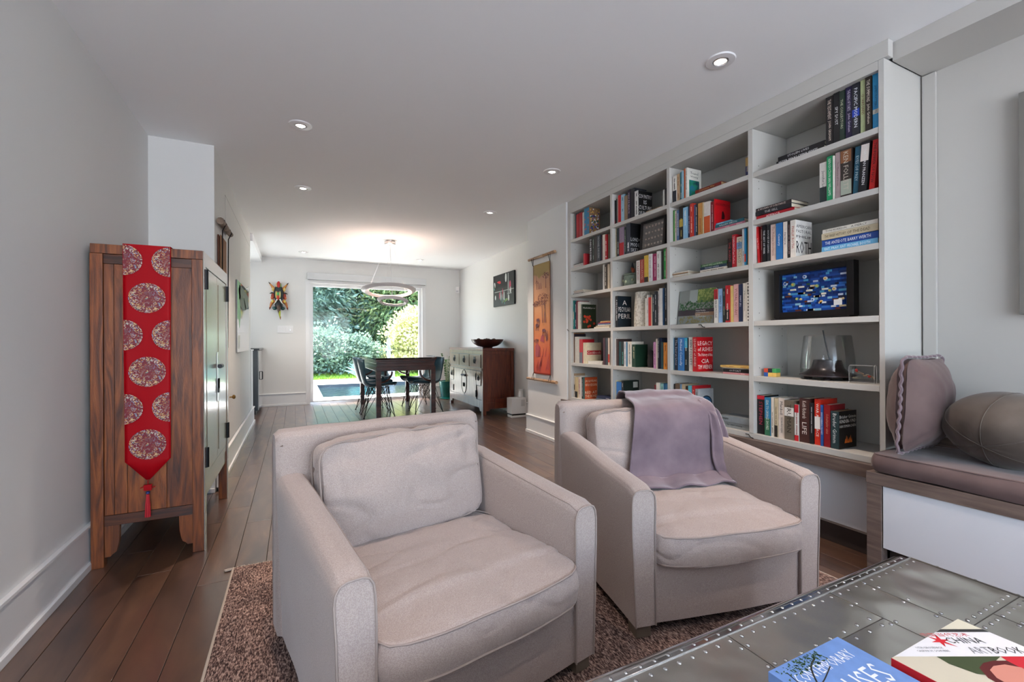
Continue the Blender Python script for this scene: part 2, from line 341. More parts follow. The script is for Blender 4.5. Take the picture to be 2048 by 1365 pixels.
def foliage(kind, rx, ry, rz, cz, nclump, per, size, seed):
    r = random.Random(seed); m = M()
    for c in range(nclump):
        a = r.random()*6.283; b = math.asin(r.uniform(-.9, 1)); q = r.uniform(.55, 1)
        taper = 1.0
        p = Vector((rx*q*math.cos(a)*math.cos(b), ry*q*math.sin(a)*math.cos(b), rz*q*math.sin(b)))
        if kind == 'cone': t = (p.z/rz+1)/2; s = 1.15-.9*t; p.x *= s; p.y *= s
        d = p.normalized(); cr = r.uniform(.6, 1.4)*size*4
        for k in range(per):
            e = Vector((r.gauss(0, 1), r.gauss(0, 1), r.gauss(0, .6)))*cr*.5+p
            t = (d*.7+Vector((r.gauss(0, .6), r.gauss(0, .6), r.gauss(-.25 if kind == 'weep' else .1, .5)))).normalized()
            s = t.cross(Vector((r.gauss(0, 1), r.gauss(0, 1), r.gauss(0, 1)))).normalized(); L = size*r.uniform(.7, 1.6); w = L*(.16 if kind != 'leaf' else .38)
            m.add([e-s*w*.4, e+t*L*.5-s*w, e+t*L, e+t*L*.5+s*w+Vector((0, 0, -.1*w))], [(0, 1, 2, 3)])
    m.v = [(x, y, z+cz) for x, y, z in m.v]
    return m
def leafmat(name, a, b):
    m = mat(name, a, .6, ramp=[(.35, a), (.7, b)], ns=2.5, spec=.3)
    n = m.node_tree.nodes; l = m.node_tree.links; bs = n['Principled BSDF']
    tr = n.new('ShaderNodeBsdfTranslucent'); mx = n.new('ShaderNodeMixShader'); mx.inputs[0].default_value = .35
    src = bs.inputs['Base Color'].links[0].from_socket; l.new(src, tr.inputs[0]); l.new(bs.outputs[0], mx.inputs[1]); l.new(tr.outputs[0], mx.inputs[2]); l.new(mx.outputs[0], n['Material Output'].inputs[0])
    return m
BARK = mat('bark', '5a4636', .9, ramp=[(.3, '3d2e24'), (.7, '74604e')], scale=(6, 6, 1), ns=3)
def tree(name, label, cat, x, y, kind, rx, ry, rz, cz, nc, per, size, mt, seed, tr=.15, lean=0, group=None):
    t = T(name, label, cat, (x, y, -.1), group=group)
    mm = M().tube(smoothpath([(0, 0, 0), (lean*.5, 0, cz*.6), (lean, 0, cz+rz*.5)], 4), [tr*(1-.06*i) for i in range(9)], 8)
    r = random.Random(seed)
    for k in range(6):
        a = r.random()*6.28; z = cz*.5+rz*.9*r.random(); mm.tube(smoothpath([(lean*.5, 0, z), (rx*.4*math.cos(a), ry*.4*math.sin(a), z+.3), (rx*.75*math.cos(a), ry*.75*math.sin(a), z+.45)], 3), [tr*.3*(1-.1*i) for i in range(7)], 6)
    mk('trunk', mm, BARK, t, smooth=True)
    f = mk('foliage', foliage(kind, rx, ry, rz, cz, nc, per, size, seed), mt, t); f['kind'] = 'stuff'
BL = leafmat('blue_spruce_needles', '5c7868', '9db29f'); DG = leafmat('dark_needles', '3d6a48', '7aa070'); YG = leafmat('golden_leaves', 'b8b87c', 'e0deb0'); MG = leafmat('mid_leaves', '6a8a58', 'b8c088')
tree('blue_spruce', 'large blue-green spruce filling the left of the patio window', 'tree', -.2, 20.0, 'cone', 2.9, 2.0, 4.2, 4.0, 420, 60, .20, BL, 11)
tree('blue_spruce', 'blue spruce with lighter tips behind the middle of the window', 'tree', 3.1, 21.6, 'cone', 2.6, 2.0, 4.4, 4.2, 340, 55, .22, BL, 12)
tree('weeping_conifer', 'olive green weeping conifer behind the pendant lamp', 'tree', 4.6, 20.2, 'weep', 1.9, 1.4, 3.4, 3.4, 380, 60, .20, MG, 13, lean=.3)
tree('dark_cedar', 'dark green cedar at the right of the window', 'tree', 7.0, 20.8, 'cone', 2.6, 1.8, 4.6, 4.2, 360, 60, .22, DG, 14)
tree('dark_cedar', 'dark cedar far behind the spruce trees', 'tree', 1.6, 25.5, 'cone', 6.5, 2.0, 6.5, 5.0, 420, 60, .34, DG, 15)
tree('golden_shrub', 'bright yellow-green rounded shrub right of the dining table', 'shrub', 4.25, 16.2, 'leaf', 1.25, 1.0, 1.25, 1.15, 330, 55, .085, YG, 16, tr=.05)
tree('low_shrub', 'low blue-green shrub spilling over the garden wall', 'shrub', 1.1, 16.35, 'leaf', 1.7, .6, .75, .85, 240, 50, .08, BL, 17, tr=.04)
tree('low_shrub', 'dark leafy shrub at the left window edge', 'shrub', -1.6, 16.3, 'leaf', 1.1, .7, .8, .8, 150, 50, .09, DG, 18, tr=.04)
ag = T('agave', 'turquoise spiky agave behind the dining table edge', 'plant', (1.75, 13.6, -.06))
for k in range(22):
    a = k*2.4; e = R(20+55*(k/22)); L = .55
    p = [(0, 0, .1), (L*.5*math.cos(a)*math.cos(e), L*.5*math.sin(a)*math.cos(e), .1+L*.5*math.sin(e)), (L*math.cos(a)*math.cos(e*.8), L*math.sin(a)*math.cos(e*.8), .1+L*math.sin(e*.8))]
    mk('leaf', M().tube(smoothpath(p, 3), [.02, .045, .05, .04, .03, .015, .003], 5), mat('agave_leaf', '5fa5a5', .5), ag, smooth=True)
pg = T('stone_lantern', 'small grey stone pagoda lantern in the garden', 'lantern', (2.62, 14.2, -.06))
for k in range(4):
    mk('tier', M().lathe([(.16-.03*k, 0), (.18-.035*k, .03), (.08-.01*k, .09), (.07-.01*k, .19)], 10, (0, 0, .45+.2*k)), mat('lantern_stone', '8d96a0', .9), pg, smooth=40)
mk('plinth', M().box(-.16, .16, -.16, .16, 0, .45), MC['lantern_stone'], pg, bevel=.02)
# ================================================================ DOWNLIGHTS
LENS = mat('lamp_lens', (1, .93, .86), .4, emit=14, ecol=(1, .86, .76))
dl = None
for i, (x, y, e, lab) in enumerate([(1.948, 1.579, 4.5, 'recessed ceiling spotlight nearest the bookcase, largest of all'), (.038, 3.234, 6, 'recessed ceiling spotlight upper left, above the tall cabinet'),
        (.072, 4.546, 6, 'recessed ceiling spotlight second in the left row'), (1.942, 3.223, 6, 'recessed ceiling spotlight second in the right row'), (1.939, 4.541, 6, 'recessed ceiling spotlight third in the right row'),
        (.03, 1.60, 2.6, 'extra unseen recessed ceiling spotlight above the camera, left row'), (.03, -.1, 5, 'extra unseen recessed ceiling spotlight behind the camera, left row'), (1.948, -.1, 5, 'extra unseen recessed ceiling spotlight behind the camera, right row'),  # added out of view to light the near seats, continuing the rows
        (.126, 7.772, 5, 'recessed ceiling spotlight near the far wall, left of the pendant'), (1.962, 7.698, 5, 'recessed ceiling spotlight near the far wall, right of the pendant')]):
    t = T('recessed_spotlight', lab, 'spotlight', (x, y, 2.5), rz=.3*i)
    mk('trim_ring', M().lathe([(.036, -.003), (.040, -.008), (.068, -.006), (.072, 0), (.036, 0)], 32, caps=False), WHITEP, t, smooth=30)
    mk('gimbal_ring', M().lathe([(.026, -.004), (.030, -.010), (.036, -.005), (.036, -.001)], 28, caps=False), STEEL, t, smooth=40)
    mk('lens', M().lathe([(.026, -.005), (.020, -.0085), (.0, -.009)], 20), LENS, t, smooth=True)
    L = light('spot_glow', 'SPOT', (x, y, 2.485), e*10, (1, .80, .66), target=(x, y, 0), spot_size=R(80), spot_blend=1.0, shadow_soft_size=.03)
# ================================================================ BOOKCASE
SHZ = [2.10, 1.81, 1.545, 1.195, .858]
BAYS = [(3.815, 3.185), (3.155, 2.515), (2.485, 1.845), (1.813, 1.160)]
bk = T('bookcase', 'tall white built-in bookcase with four bays of shelves', 'bookcase', (2.515, 1.136, .476))
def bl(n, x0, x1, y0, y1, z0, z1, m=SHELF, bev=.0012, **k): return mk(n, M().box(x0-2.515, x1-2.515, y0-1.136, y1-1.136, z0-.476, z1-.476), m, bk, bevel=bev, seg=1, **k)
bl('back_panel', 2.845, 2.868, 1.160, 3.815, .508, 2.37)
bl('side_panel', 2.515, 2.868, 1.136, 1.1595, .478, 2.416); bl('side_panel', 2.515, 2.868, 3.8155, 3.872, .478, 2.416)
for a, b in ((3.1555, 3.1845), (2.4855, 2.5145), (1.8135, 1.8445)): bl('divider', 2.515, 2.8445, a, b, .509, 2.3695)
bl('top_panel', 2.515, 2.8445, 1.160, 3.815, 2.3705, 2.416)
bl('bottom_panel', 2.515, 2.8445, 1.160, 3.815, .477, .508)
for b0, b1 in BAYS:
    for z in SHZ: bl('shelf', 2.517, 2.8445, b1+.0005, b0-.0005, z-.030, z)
pins = M()
for b0, b1 in BAYS:
    for yy in (b0-.0005,):
        for xx in (2.57, 2.79):
            for z in SHZ:
                for dz in (-.045, -.09, .05): pins.box(xx-2.515-.0022, xx-2.515+.0022, yy-.0008-1.136, yy-1.136, z+dz-.476-.0022, z+dz-.476+.0022)
o = mk('shelf_pin_holes', pins, BLACKP, bk); o['kind'] = 'stuff'
bc = T('base_cabinet', 'long low cabinet under the bookcase with grey-brown wood top', 'cabinet', (2.57, 2.5, 0))
mk('wood_top', M().box(2.478-2.57, 2.868-2.57, 1.157-2.5, 3.8735-2.5, .412, .476).box(2.478-2.57, 2.4985-2.57, 3.8735-2.5, 3.96-2.5, .412, .476), WOODOAK, bc, bevel=.002)
for k in range(4):
    a = 1.157+k*.678; mk('drawer_front', M().box(-.018, .002, a+.0015-2.5, a+.676-2.5, .118, .4105), WHITEPANEL, bc, bevel=.0015, seg=1)
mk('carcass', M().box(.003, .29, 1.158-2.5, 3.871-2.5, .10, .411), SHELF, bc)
mk('toe_kick', M().box(.006, .03, 1.158-2.5, 3.871-2.5, .0, .0995), DARKKICK, bc)
# ---- window bench on the right
bn = T('window_bench', 'low wood-framed storage bench with white front panel', 'bench', (2.6, 0, 0))
def bb(n, x0, x1, y0, y1, z0, z1, m, bev=.002): return mk(n, M().box(x0-2.6, x1-2.6, y0, y1, z0, z1), m, bn, bevel=bev)
bb('front_rail', 2.378, 2.40, -2.2, 1.152, .418, .471, WOODOAK); bb('seat_board', 2.401, 2.868, -2.2, 1.152, .445, .4705, WOODOAK)
bb('corner_post', 2.379, 2.43, 1.092, 1.150, 0, .4175, WOODOAK); bb('corner_post', 2.379, 2.43, -2.2, -2.14, 0, .4175, WOODOAK)
bb('end_panel', 2.431, 2.49, 1.12, 1.150, 0, .4445, WOODOAK)
for a, b in ((-.52, 1.088), (-2.135, -.524)): bb('drawer_front', 2.384, 2.402, a, b, .138, .4165, WHITEPANEL, .0015)
bb('toe_kick', 2.44, 2.47, -2.13, 1.088, 0, .1375, DARKKICK)
bb('back_rail', 2.846, 2.868, -2.2, 1.07, .4715, .60, WOODOAK)
BOOKS = [
 ('u',1,1,3.8085,2.1,0.0102,0.259,'c9c7bf','','','light grey upright book, first from left on top shelf of far left bay',{}),
 ('u',1,1,3.7885,2.1,0.0242,0.253,'e8e4da','','','slim cream upright book, second from left on top shelf of far left bay',{}),
 ('u',1,1,3.762,2.1,0.0232,0.253,'3c474d','','','slate upright book, third from left on top shelf of far left bay',{}),
 ('u',1,1,3.728,2.1,0.0372,0.241,'b3202b','','','bright red upright book, fourth from left on top shelf of far left bay',{}),
 ('u',1,1,3.684,2.1,0.0452,0.247,'9d1e28','','','tall dark red upright book, fifth from left on top shelf of far left bay',{}),
 ('u',1,1,3.6385,2.1,0.0402,0.239,'e3e0dc','','','white upright book, sixth from left on top shelf of far left bay',{}),
 ('u',1,1,3.576,2.1,0.0792,0.262,'2f7fa5','','','teal and blue upright book, seventh from left on top shelf of far left bay',{'cov': '8a6a4a','ct': '','jewel': 1}),
 ('u',1,2,3.6185,1.81,0.0262,0.12,'b92f38','','','small red upright book, first from left on second shelf of far left bay',{}),
 ('u',1,2,3.515,1.81,0.0452,0.252,'1b1b1d','DAN BROWN','ffffff','black upright book, second from left on second shelf of far left bay',{}),
 ('u',1,2,3.4765,1.81,0.0242,0.253,'2b3a33','','b8c8b8','dark green upright book, third from left on second shelf of far left bay',{}),
 ('u',1,2,3.437,1.81,0.0492,0.253,'35312f','','','charcoal upright book, fourth from left on second shelf of far left bay',{}),
 ('u',1,2,3.383,1.81,0.0512,0.248,'39424a','MICHAEL DRUSSIN','c8ccd0','slate grey upright book, fifth from left on second shelf of far left bay',{}),
 ('u',1,2,3.3435,1.81,0.0182,0.242,'4a1d24','','','slim maroon upright book, sixth from left on second shelf of far left bay',{}),
 ('u',1,2,3.3125,1.81,0.0402,0.24,'ddd5c8','','','cream upright book, seventh from left on second shelf of far left bay',{}),
 ('u',1,2,3.2755,1.81,0.0262,0.232,'c01f2a','','ffffff','red upright book, eighth from left on second shelf of far left bay',{}),
 ('u',1,2,3.244,1.81,0.0292,0.23,'6b6650','','','olive upright book, ninth from left on second shelf of far left bay',{}),
 ('u',1,3,3.318,1.545,0.0332,0.232,'dcdad4','','','white upright book, first from left on third shelf of far left bay',{}),
 ('u',1,3,3.2835,1.545,0.0322,0.226,'4a4038','','e0d8c8','dark brown upright book, second from left on third shelf of far left bay',{}),
 ('u',1,3,3.247,1.545,0.0332,0.225,'d9ccb4','','','cream upright book, third from left on third shelf of far left bay',{}),
 ('u',1,4,3.811,1.195,0.0052,0.293,'4a1f28','','','slim maroon upright book, first from left on fourth shelf of far left bay',{}),
 ('u',1,4,3.801,1.195,0.0132,0.292,'1f7f78','','e8e0c8','teal upright book, second from left on fourth shelf of far left bay',{'pan': (0.35,0.6,'e6dcc0')}),
 ('u',1,4,3.7775,1.195,0.0262,0.279,'1d2d4a','','ffffff','navy upright book, third from left on fourth shelf of far left bay',{}),
 ('u',1,4,3.7535,1.195,0.0162,0.286,'7c2030','','','slim wine red upright book, fourth from left on fourth shelf of far left bay',{}),
 ('u',1,4,3.7265,1.195,0.0342,0.275,'e4ddd0','','','tall cream upright book, fifth from left on fourth shelf of far left bay',{}),
 ('u',1,4,3.6915,1.195,0.0302,0.248,'d9d2c2','','222222','cream upright book, sixth from left on fourth shelf of far left bay',{}),
 ('u',1,4,3.6635,1.195,0.0202,0.243,'24301f','','','dark green upright book, seventh from left on fourth shelf of far left bay',{'cov': '23301f','ct': 'Herbs&Spices','cd': 0.165,'ctp': 'top','herb': 1}),
 ('u',1,5,3.811,0.858,0.0052,0.301,'b98352','','','tan upright book, first from left on fifth shelf of far left bay',{}),
 ('u',1,5,3.799,0.858,0.0172,0.292,'2a2029','','','dark floral upright book, second from left on fifth shelf of far left bay',{}),
 ('u',1,5,3.745,0.858,0.0792,0.262,'c9c4b8','','','wide pale grey upright book, third from left on fifth shelf of far left bay',{}),
 ('u',1,5,3.6745,0.858,0.0562,0.236,'c42430','','','red topped grey upright book, fourth from left on fifth shelf of far left bay',{'pan': (0.0,0.45,'70727c')}),
 ('u',1,5,3.6115,0.858,0.0622,0.203,'ddd0b0','','','cream upright book, fifth from left on fifth shelf of far left bay',{'cov': 'ddd0b0','ct': 'Cookbook','cd': 0.17,'band': 'b82a2e'}),
 ('u',1,5,3.3085,0.858,0.0302,0.247,'4c2430','','','maroon upright book, sixth from left on fifth shelf of far left bay',{}),
 ('u',1,5,3.274,0.858,0.0352,0.247,'3c4148','','','slate upright book, seventh from left on fifth shelf of far left bay',{}),
 ('u',1,5,3.2425,0.858,0.0242,0.247,'d8c8b8','','','cream and red upright book, eighth from left on fifth shelf of far left bay',{'pan': (0.1,0.4,'c04030')}),
 ('u',1,6,3.811,0.508,0.0052,0.239,'b89878','','8a3a2a','tall tan upright book, first from left on bottom shelf of far left bay',{}),
 ('u',1,6,3.8005,0.508,0.0142,0.215,'e2ded2','','','white upright book, second from left on bottom shelf of far left bay',{'pan': (0.35,0.6,'2a2420')}),
 ('u',1,6,3.7675,0.508,0.0482,0.207,'cdb98f','','','black framed cream upright book, third from left on bottom shelf of far left bay',{'pan': (0.0,0.3,'201c18')}),
 ('u',1,6,3.7205,0.508,0.0402,0.21,'d8cdc0','','b02a30','cream upright book, fourth from left on bottom shelf of far left bay',{}),
 ('u',1,6,3.6865,0.508,0.0222,0.216,'e0dcd4','','','slim white upright book, fifth from left on bottom shelf of far left bay',{}),
 ('u',1,6,3.661,0.508,0.0232,0.211,'24262a','','d0d0d0','slim black upright book, sixth from left on bottom shelf of far left bay',{}),
 ('u',1,6,3.633,0.508,0.0272,0.213,'2a5a55','','','orange and teal upright book, seventh from left on bottom shelf of far left bay',{'cov': 'c9552a','ct': 'JACQUELINE|WOODSON||RED AT|THE BONE','cd': 0.15,'ctc': 'f0e0c0'}),
 ('u',2,1,3.1495,2.1,0.0082,0.215,'1c1d20','','','black upright book, first from left on top shelf of second bay',{'pan': (0.0,0.18,'b82028')}),
 ('u',2,1,3.136,2.1,0.0152,0.226,'4a4a46','','','slim grey upright book, second from left on top shelf of second bay',{}),
 ('u',2,1,3.1175,2.1,0.0182,0.237,'dcd8ce','','','slim white upright book, third from left on top shelf of second bay',{}),
 ('u',2,1,3.092,2.1,0.0272,0.244,'c0242a','','','red upright book, fourth from left on top shelf of second bay',{}),
 ('u',2,1,3.0555,2.1,0.0402,0.239,'9fc6d8','','24507a','light blue upright book, fifth from left on top shelf of second bay',{}),
 ('u',2,1,3.009,2.1,0.0452,0.217,'9a8266','','','tan upright book, sixth from left on top shelf of second bay',{}),
 ('u',2,1,2.9655,2.1,0.0342,0.253,'2a2438','MAX DE BEAUX','ddc8d8','dark plum upright book, seventh from left on top shelf of second bay',{}),
 ('u',2,1,2.9205,2.1,0.0462,0.249,'24262c','','','tall black upright book, eighth from left on top shelf of second bay',{}),
 ('u',2,1,2.8735,2.1,0.0422,0.215,'d8d8d4','','222222','black and white upright book, ninth from left on top shelf of second bay',{'cov': '1a1a1a','ct': 'COUNTRY|IS|CULTURE|OF PLACES','cd': 0.15,'ctc': 'f0f0f0'}),
 ('u',2,1,2.569,2.1,0.0132,0.131,'dad8d0','','','slim white upright book, tenth from left on top shelf of second bay',{}),
 ('u',2,1,2.553,2.1,0.0152,0.141,'202024','','','slim black upright book, eleventh from left on top shelf of second bay',{}),
 ('u',2,2,3.151,1.81,0.0052,0.257,'dedad0','THE AMERICAN WAY','26262a','slim white upright book, first from left on second shelf of second bay',{}),
 ('u',2,2,3.1405,1.81,0.0142,0.256,'b9a878','','5a4a2a','tan patterned upright book, second from left on second shelf of second bay',{}),
 ('u',2,2,3.11,1.81,0.0372,0.25,'27353a','','d8d8c8','dark teal upright book, third from left on second shelf of second bay',{}),
 ('u',2,2,3.058,1.81,0.0592,0.247,'8f7c92','','','lilac upright book, fourth from left on second shelf of second bay',{'pan': (0.0,0.46,'b8242c')}),
 ('u',2,2,3.0155,1.81,0.0202,0.237,'24302c','','b8c8b0','slim dark green upright book, fifth from left on second shelf of second bay',{}),
 ('u',2,2,2.977,1.81,0.0512,0.26,'3a3f4c','','ffffff','slate upright book, sixth from left on second shelf of second bay',{'cov': '131416','ct': '||LONDON|MODERN|SKETCH','cd': 0.15,'ctc': 'e8e8e8'}),
 ('u',2,3,2.8595,1.545,0.0442,0.192,'e2ded6','SCRAMBLED','a03a34','white upright book, first from left on third shelf of second bay',{}),
 ('u',2,3,2.8095,1.545,0.0502,0.195,'a8382e','NARRATIVES','e0b0a0','brick red upright book, second from left on third shelf of second bay',{}),
 ('u',2,3,2.759,1.545,0.0452,0.217,'d8b440','','','yellow upright book, third from left on third shelf of second bay',{'pan': (0.0,0.2,'26221c')}),
 ('u',2,3,2.717,1.545,0.0332,0.221,'dcdad8','','806a70','white upright book, fourth from left on third shelf of second bay',{}),
 ('u',2,3,2.6725,1.545,0.0502,0.217,'a3215c','','e8b0c8','magenta upright book, fifth from left on third shelf of second bay',{}),
 ('u',2,3,2.6265,1.545,0.0342,0.227,'e6e4de','','2a2a2a','white upright book, sixth from left on third shelf of second bay',{}),
 ('u',2,3,2.596,1.545,0.0232,0.222,'2b2c2a','','','dark grey upright book, seventh from left on third shelf of second bay',{}),
 ('u',2,3,2.57,1.545,0.0252,0.241,'2fae4c','','d0f0d0','bright green upright book, eighth from left on third shelf of second bay',{}),
 ('u',2,3,2.5505,1.545,0.0102,0.232,'d8a8a8','','','slim pink upright book, ninth from left on third shelf of second bay',{}),
 ('u',2,4,3.151,1.195,0.0052,0.281,'c8bca8','','','slim tan upright book, first from left on fourth shelf of second bay',{}),
 ('u',2,4,3.1315,1.195,0.0322,0.275,'1f2328','A PECULIAR PERIL','f0f0f0','black upright book, second from left on fourth shelf of second bay',{'cov': '1f2a33','ct': 'A|PECULIAR|PERIL','cd': 0.15,'ctc': 'f0e8e0'}),
 ('u',2,4,2.7765,1.195,0.0142,0.225,'e0dcd0','','','slim white upright book, third from left on fourth shelf of second bay',{}),
 ('u',2,4,2.7575,1.195,0.0182,0.25,'d8d4cc','','a04040','white upright book, fourth from left on fourth shelf of second bay',{}),
 ('u',2,4,2.73,1.195,0.0332,0.228,'cc3230','','','red upright book, fifth from left on fourth shelf of second bay',{}),
 ('u',2,4,2.704,1.195,0.0152,0.243,'d8ccb0','','','slim cream upright book, sixth from left on fourth shelf of second bay',{}),
 ('u',2,4,2.6825,1.195,0.0242,0.247,'23323a','','e0e8e8','dark teal upright book, seventh from left on fourth shelf of second bay',{}),
 ('u',2,4,2.6575,1.195,0.0222,0.267,'2a2c30','','d8d8d8','black upright book, eighth from left on fourth shelf of second bay',{}),
 ('u',2,4,2.6365,1.195,0.0162,0.272,'dddad2','','803a60','slim white upright book, ninth from left on fourth shelf of second bay',{}),
 ('u',2,4,2.608,1.195,0.0352,0.287,'e4e2de','','','tall white upright book, tenth from left on fourth shelf of second bay',{}),
 ('u',2,4,2.5825,1.195,0.0122,0.285,'2a5580','','','slim blue upright book, eleventh from left on fourth shelf of second bay',{}),
 ('u',2,4,2.561,1.195,0.0252,0.315,'1e2022','','c8c8c8','tall black upright book, twelfth from left on fourth shelf of second bay',{}),
 ('u',2,5,3.151,0.858,0.0052,0.242,'dcd6cc','FONTSAVA','2a2a2a','white upright book, first from left on fifth shelf of second bay',{}),
 ('u',2,5,3.1325,0.858,0.0302,0.236,'4a3a38','','','dark brown upright book, second from left on fifth shelf of second bay',{}),
 ('u',2,5,3.0985,0.858,0.0302,0.212,'235055','','','teal upright book, third from left on fifth shelf of second bay',{}),
 ('u',2,5,3.0595,0.858,0.0422,0.212,'28302f','','5ab0a0','black upright book, fourth from left on fifth shelf of second bay',{}),
 ('u',2,5,3.022,0.858,0.0252,0.212,'dadada','','3a3a5a','white upright book, fifth from left on fifth shelf of second bay',{}),
 ('u',2,5,2.9995,0.858,0.0162,0.208,'5a8aa8','','','slim blue upright book, sixth from left on fifth shelf of second bay',{}),
 ('u',2,5,2.963,0.858,0.0492,0.212,'e0dacb','','4a4a4a','white upright book, seventh from left on fifth shelf of second bay',{}),
 ('u',2,5,2.914,0.858,0.0432,0.188,'20402f','','e0d8b0','green upright book, eighth from left on fifth shelf of second bay',{'cov': '1c3a2a','ct': '','cd': 0.13}),
 ('u',2,5,2.683,0.858,0.0272,0.208,'c48ab4','','4a2040','magenta and white upright book, ninth from left on fifth shelf of second bay',{}),
 ('u',2,5,2.656,0.858,0.0212,0.234,'ded6ca','','','cream upright book, tenth from left on fifth shelf of second bay',{}),
 ('u',2,5,2.633,0.858,0.0172,0.242,'2a2c34','','d0d0d0','black upright book, eleventh from left on fifth shelf of second bay',{}),
 ('u',2,5,2.6175,0.858,0.0102,0.238,'26324a','','','slim navy upright book, twelfth from left on fifth shelf of second bay',{}),
 ('u',2,5,2.598,0.858,0.0252,0.208,'1f4248','','','dark teal upright book, thirteenth from left on fifth shelf of second bay',{}),
 ('u',2,5,2.5645,0.858,0.0382,0.205,'d98a2e','','7a3a1a','orange upright book, fourteenth from left on fifth shelf of second bay',{}),
 ('u',2,6,3.151,0.508,0.0052,0.221,'d8cfae','','2a2a2a','cream upright book, first from left on bottom shelf of second bay',{}),
 ('u',2,6,3.1105,0.508,0.0722,0.209,'3a7ac0','','','sky blue upright book, second from left on bottom shelf of second bay',{'pan': (0.0,0.3,'8a3040')}),
 ('u',2,6,3.058,0.508,0.0272,0.225,'24262a','','d8d8d8','black upright book, third from left on bottom shelf of second bay',{'cov': '1e2c26','ct': '','cd': 0.17,'tag': 1}),
 ('u',2,6,2.6685,0.508,0.0142,0.222,'7a2830','','','slim maroon upright book, fourth from left on bottom shelf of second bay',{}),
 ('u',2,6,2.6415,0.508,0.0342,0.242,'e0dcd0','TOXIC','aa3a3a','white upright book, fifth from left on bottom shelf of second bay',{}),
 ('u',2,6,2.605,0.508,0.0332,0.239,'8fc4c0','','3a4a4a','pale teal upright book, sixth from left on bottom shelf of second bay',{}),
 ('u',2,6,2.5805,0.508,0.0122,0.241,'3a7ab0','','','slim blue upright book, seventh from left on bottom shelf of second bay',{}),
 ('u',2,6,2.5595,0.508,0.0242,0.243,'3d84b8','','','blue upright book, eighth from left on bottom shelf of second bay',{}),
 ('u',3,1,2.481,2.1,0.0052,0.196,'b98a66','','5a2018','brown and cream upright book, first from left on top shelf of third bay',{}),
 ('u',3,1,2.4595,2.1,0.0362,0.201,'e4e2da','','20242a','white and black upright book, second from left on top shelf of third bay',{'pan': (0.0,0.45,'20262e')}),
 ('u',3,1,2.4265,2.1,0.0222,0.203,'c8a884','','6a3a2a','tan upright book, third from left on top shelf of third bay',{}),
 ('u',3,1,2.404,2.1,0.0172,0.21,'2a7a88','','e8e8e0','teal upright book, fourth from left on top shelf of third bay',{}),
 ('u',3,1,2.3855,2.1,0.0142,0.21,'8ab4c4','','','slim pale blue upright book, fifth from left on top shelf of third bay',{}),
 ('u',3,1,2.368,2.1,0.0172,0.224,'d8622a','','','orange upright book, sixth from left on top shelf of third bay',{}),
 ('u',3,1,2.35,2.1,0.0152,0.222,'e4e2d8','','2a2a2a','white upright book, seventh from left on top shelf of third bay',{'cov': 'e6e4da','ct': 'Travel|Writing','cd': 0.14,'ctc': '3a3a3a','ctp': 'top','pic': 1}),
 ('u',3,1,1.871,2.1,0.0232,0.12,'3a3f6a','','e0d0a0','navy and tan upright book, eighth from left on top shelf of third bay',{'pan': (0.55,1,'c0a060')}),
 ('u',3,2,2.481,1.81,0.0052,0.241,'3a3430','','','dark upright book, first from left on second shelf of third bay',{}),
 ('u',3,2,2.4735,1.81,0.0082,0.238,'3f8a3a','','','green upright book, second from left on second shelf of third bay',{}),
 ('u',3,2,2.4585,1.81,0.0182,0.232,'d8cfc0','','7a3a3a','cream upright book, third from left on second shelf of third bay',{}),
 ('u',3,2,2.435,1.81,0.0232,0.229,'4f6f96','','e0e0e0','grey blue upright book, fourth from left on second shelf of third bay',{}),
 ('u',3,2,2.403,1.81,0.0352,0.249,'23231f','','d8c060','black and gold upright book, fifth from left on second shelf of third bay',{'pan': (0.4,0.62,'b8a040')}),
 ('u',3,2,2.363,1.81,0.0392,0.231,'8fc0dc','','f0f4f8','light blue upright book, sixth from left on second shelf of third bay',{}),
 ('u',3,2,2.332,1.81,0.0192,0.229,'26304e','','c8c8d8','navy upright book, seventh from left on second shelf of third bay',{}),
 ('u',3,2,2.306,1.81,0.0272,0.243,'c23a2e','','f0c8b8','red upright book, eighth from left on second shelf of third bay',{}),
 ('u',3,2,2.282,1.81,0.0152,0.229,'4a78b4','','','blue upright book, ninth from left on second shelf of third bay',{}),
 ('u',3,2,2.264,1.81,0.0172,0.228,'24262a','','e8e8e8','black upright book, tenth from left on second shelf of third bay',{}),
 ('u',3,2,2.233,1.81,0.0372,0.226,'c08a48','','8a2a1a','gold patterned upright book, eleventh from left on second shelf of third bay',{}),
 ('u',3,2,2.207,1.81,0.0092,0.225,'d8c8a0','','','slim cream upright book, twelfth from left on second shelf of third bay',{}),
 ('u',3,2,2.174,1.81,0.0512,0.219,'d8d0c8','','','white and orange upright book, thirteenth from left on second shelf of third bay',{'pan': (0.0,0.55,'c8582a')}),
 ('u',3,2,2.133,1.81,0.0272,0.207,'7a1f28','','d8a8a8','dark red upright book, fourteenth from left on second shelf of third bay',{}),
 ('u',3,2,2.1125,1.81,0.0082,0.22,'c41c24','','','bright red upright book, fifteenth from left on second shelf of third bay',{'cov': 'c8151f','ct': 'ANONYMOUS','cd': 0.15,'ctc': '4a0a10','ctp': 'top','sil': 1}),
 ('u',3,3,2.001,1.545,0.0332,0.197,'26201f','THE AGENT','c04a4a','black upright book, first from left on third shelf of third bay',{}),
 ('u',3,3,1.9675,1.545,0.0282,0.214,'b8202c','SUSAN ISAACS  Past Perfect','f0d8d8','red upright book, second from left on third shelf of third bay',{}),
 ('u',3,3,1.932,1.545,0.0392,0.193,'d8cdb4','DAVID BALDACCI','5a4a3a','cream upright book, third from left on third shelf of third bay',{'pan': (0.6,0.82,'7aa0c4')}),
 ('u',3,3,1.8975,1.545,0.0162,0.243,'d4d6d4','','4a5a6a','pale grey upright book, fourth from left on third shelf of third bay',{}),
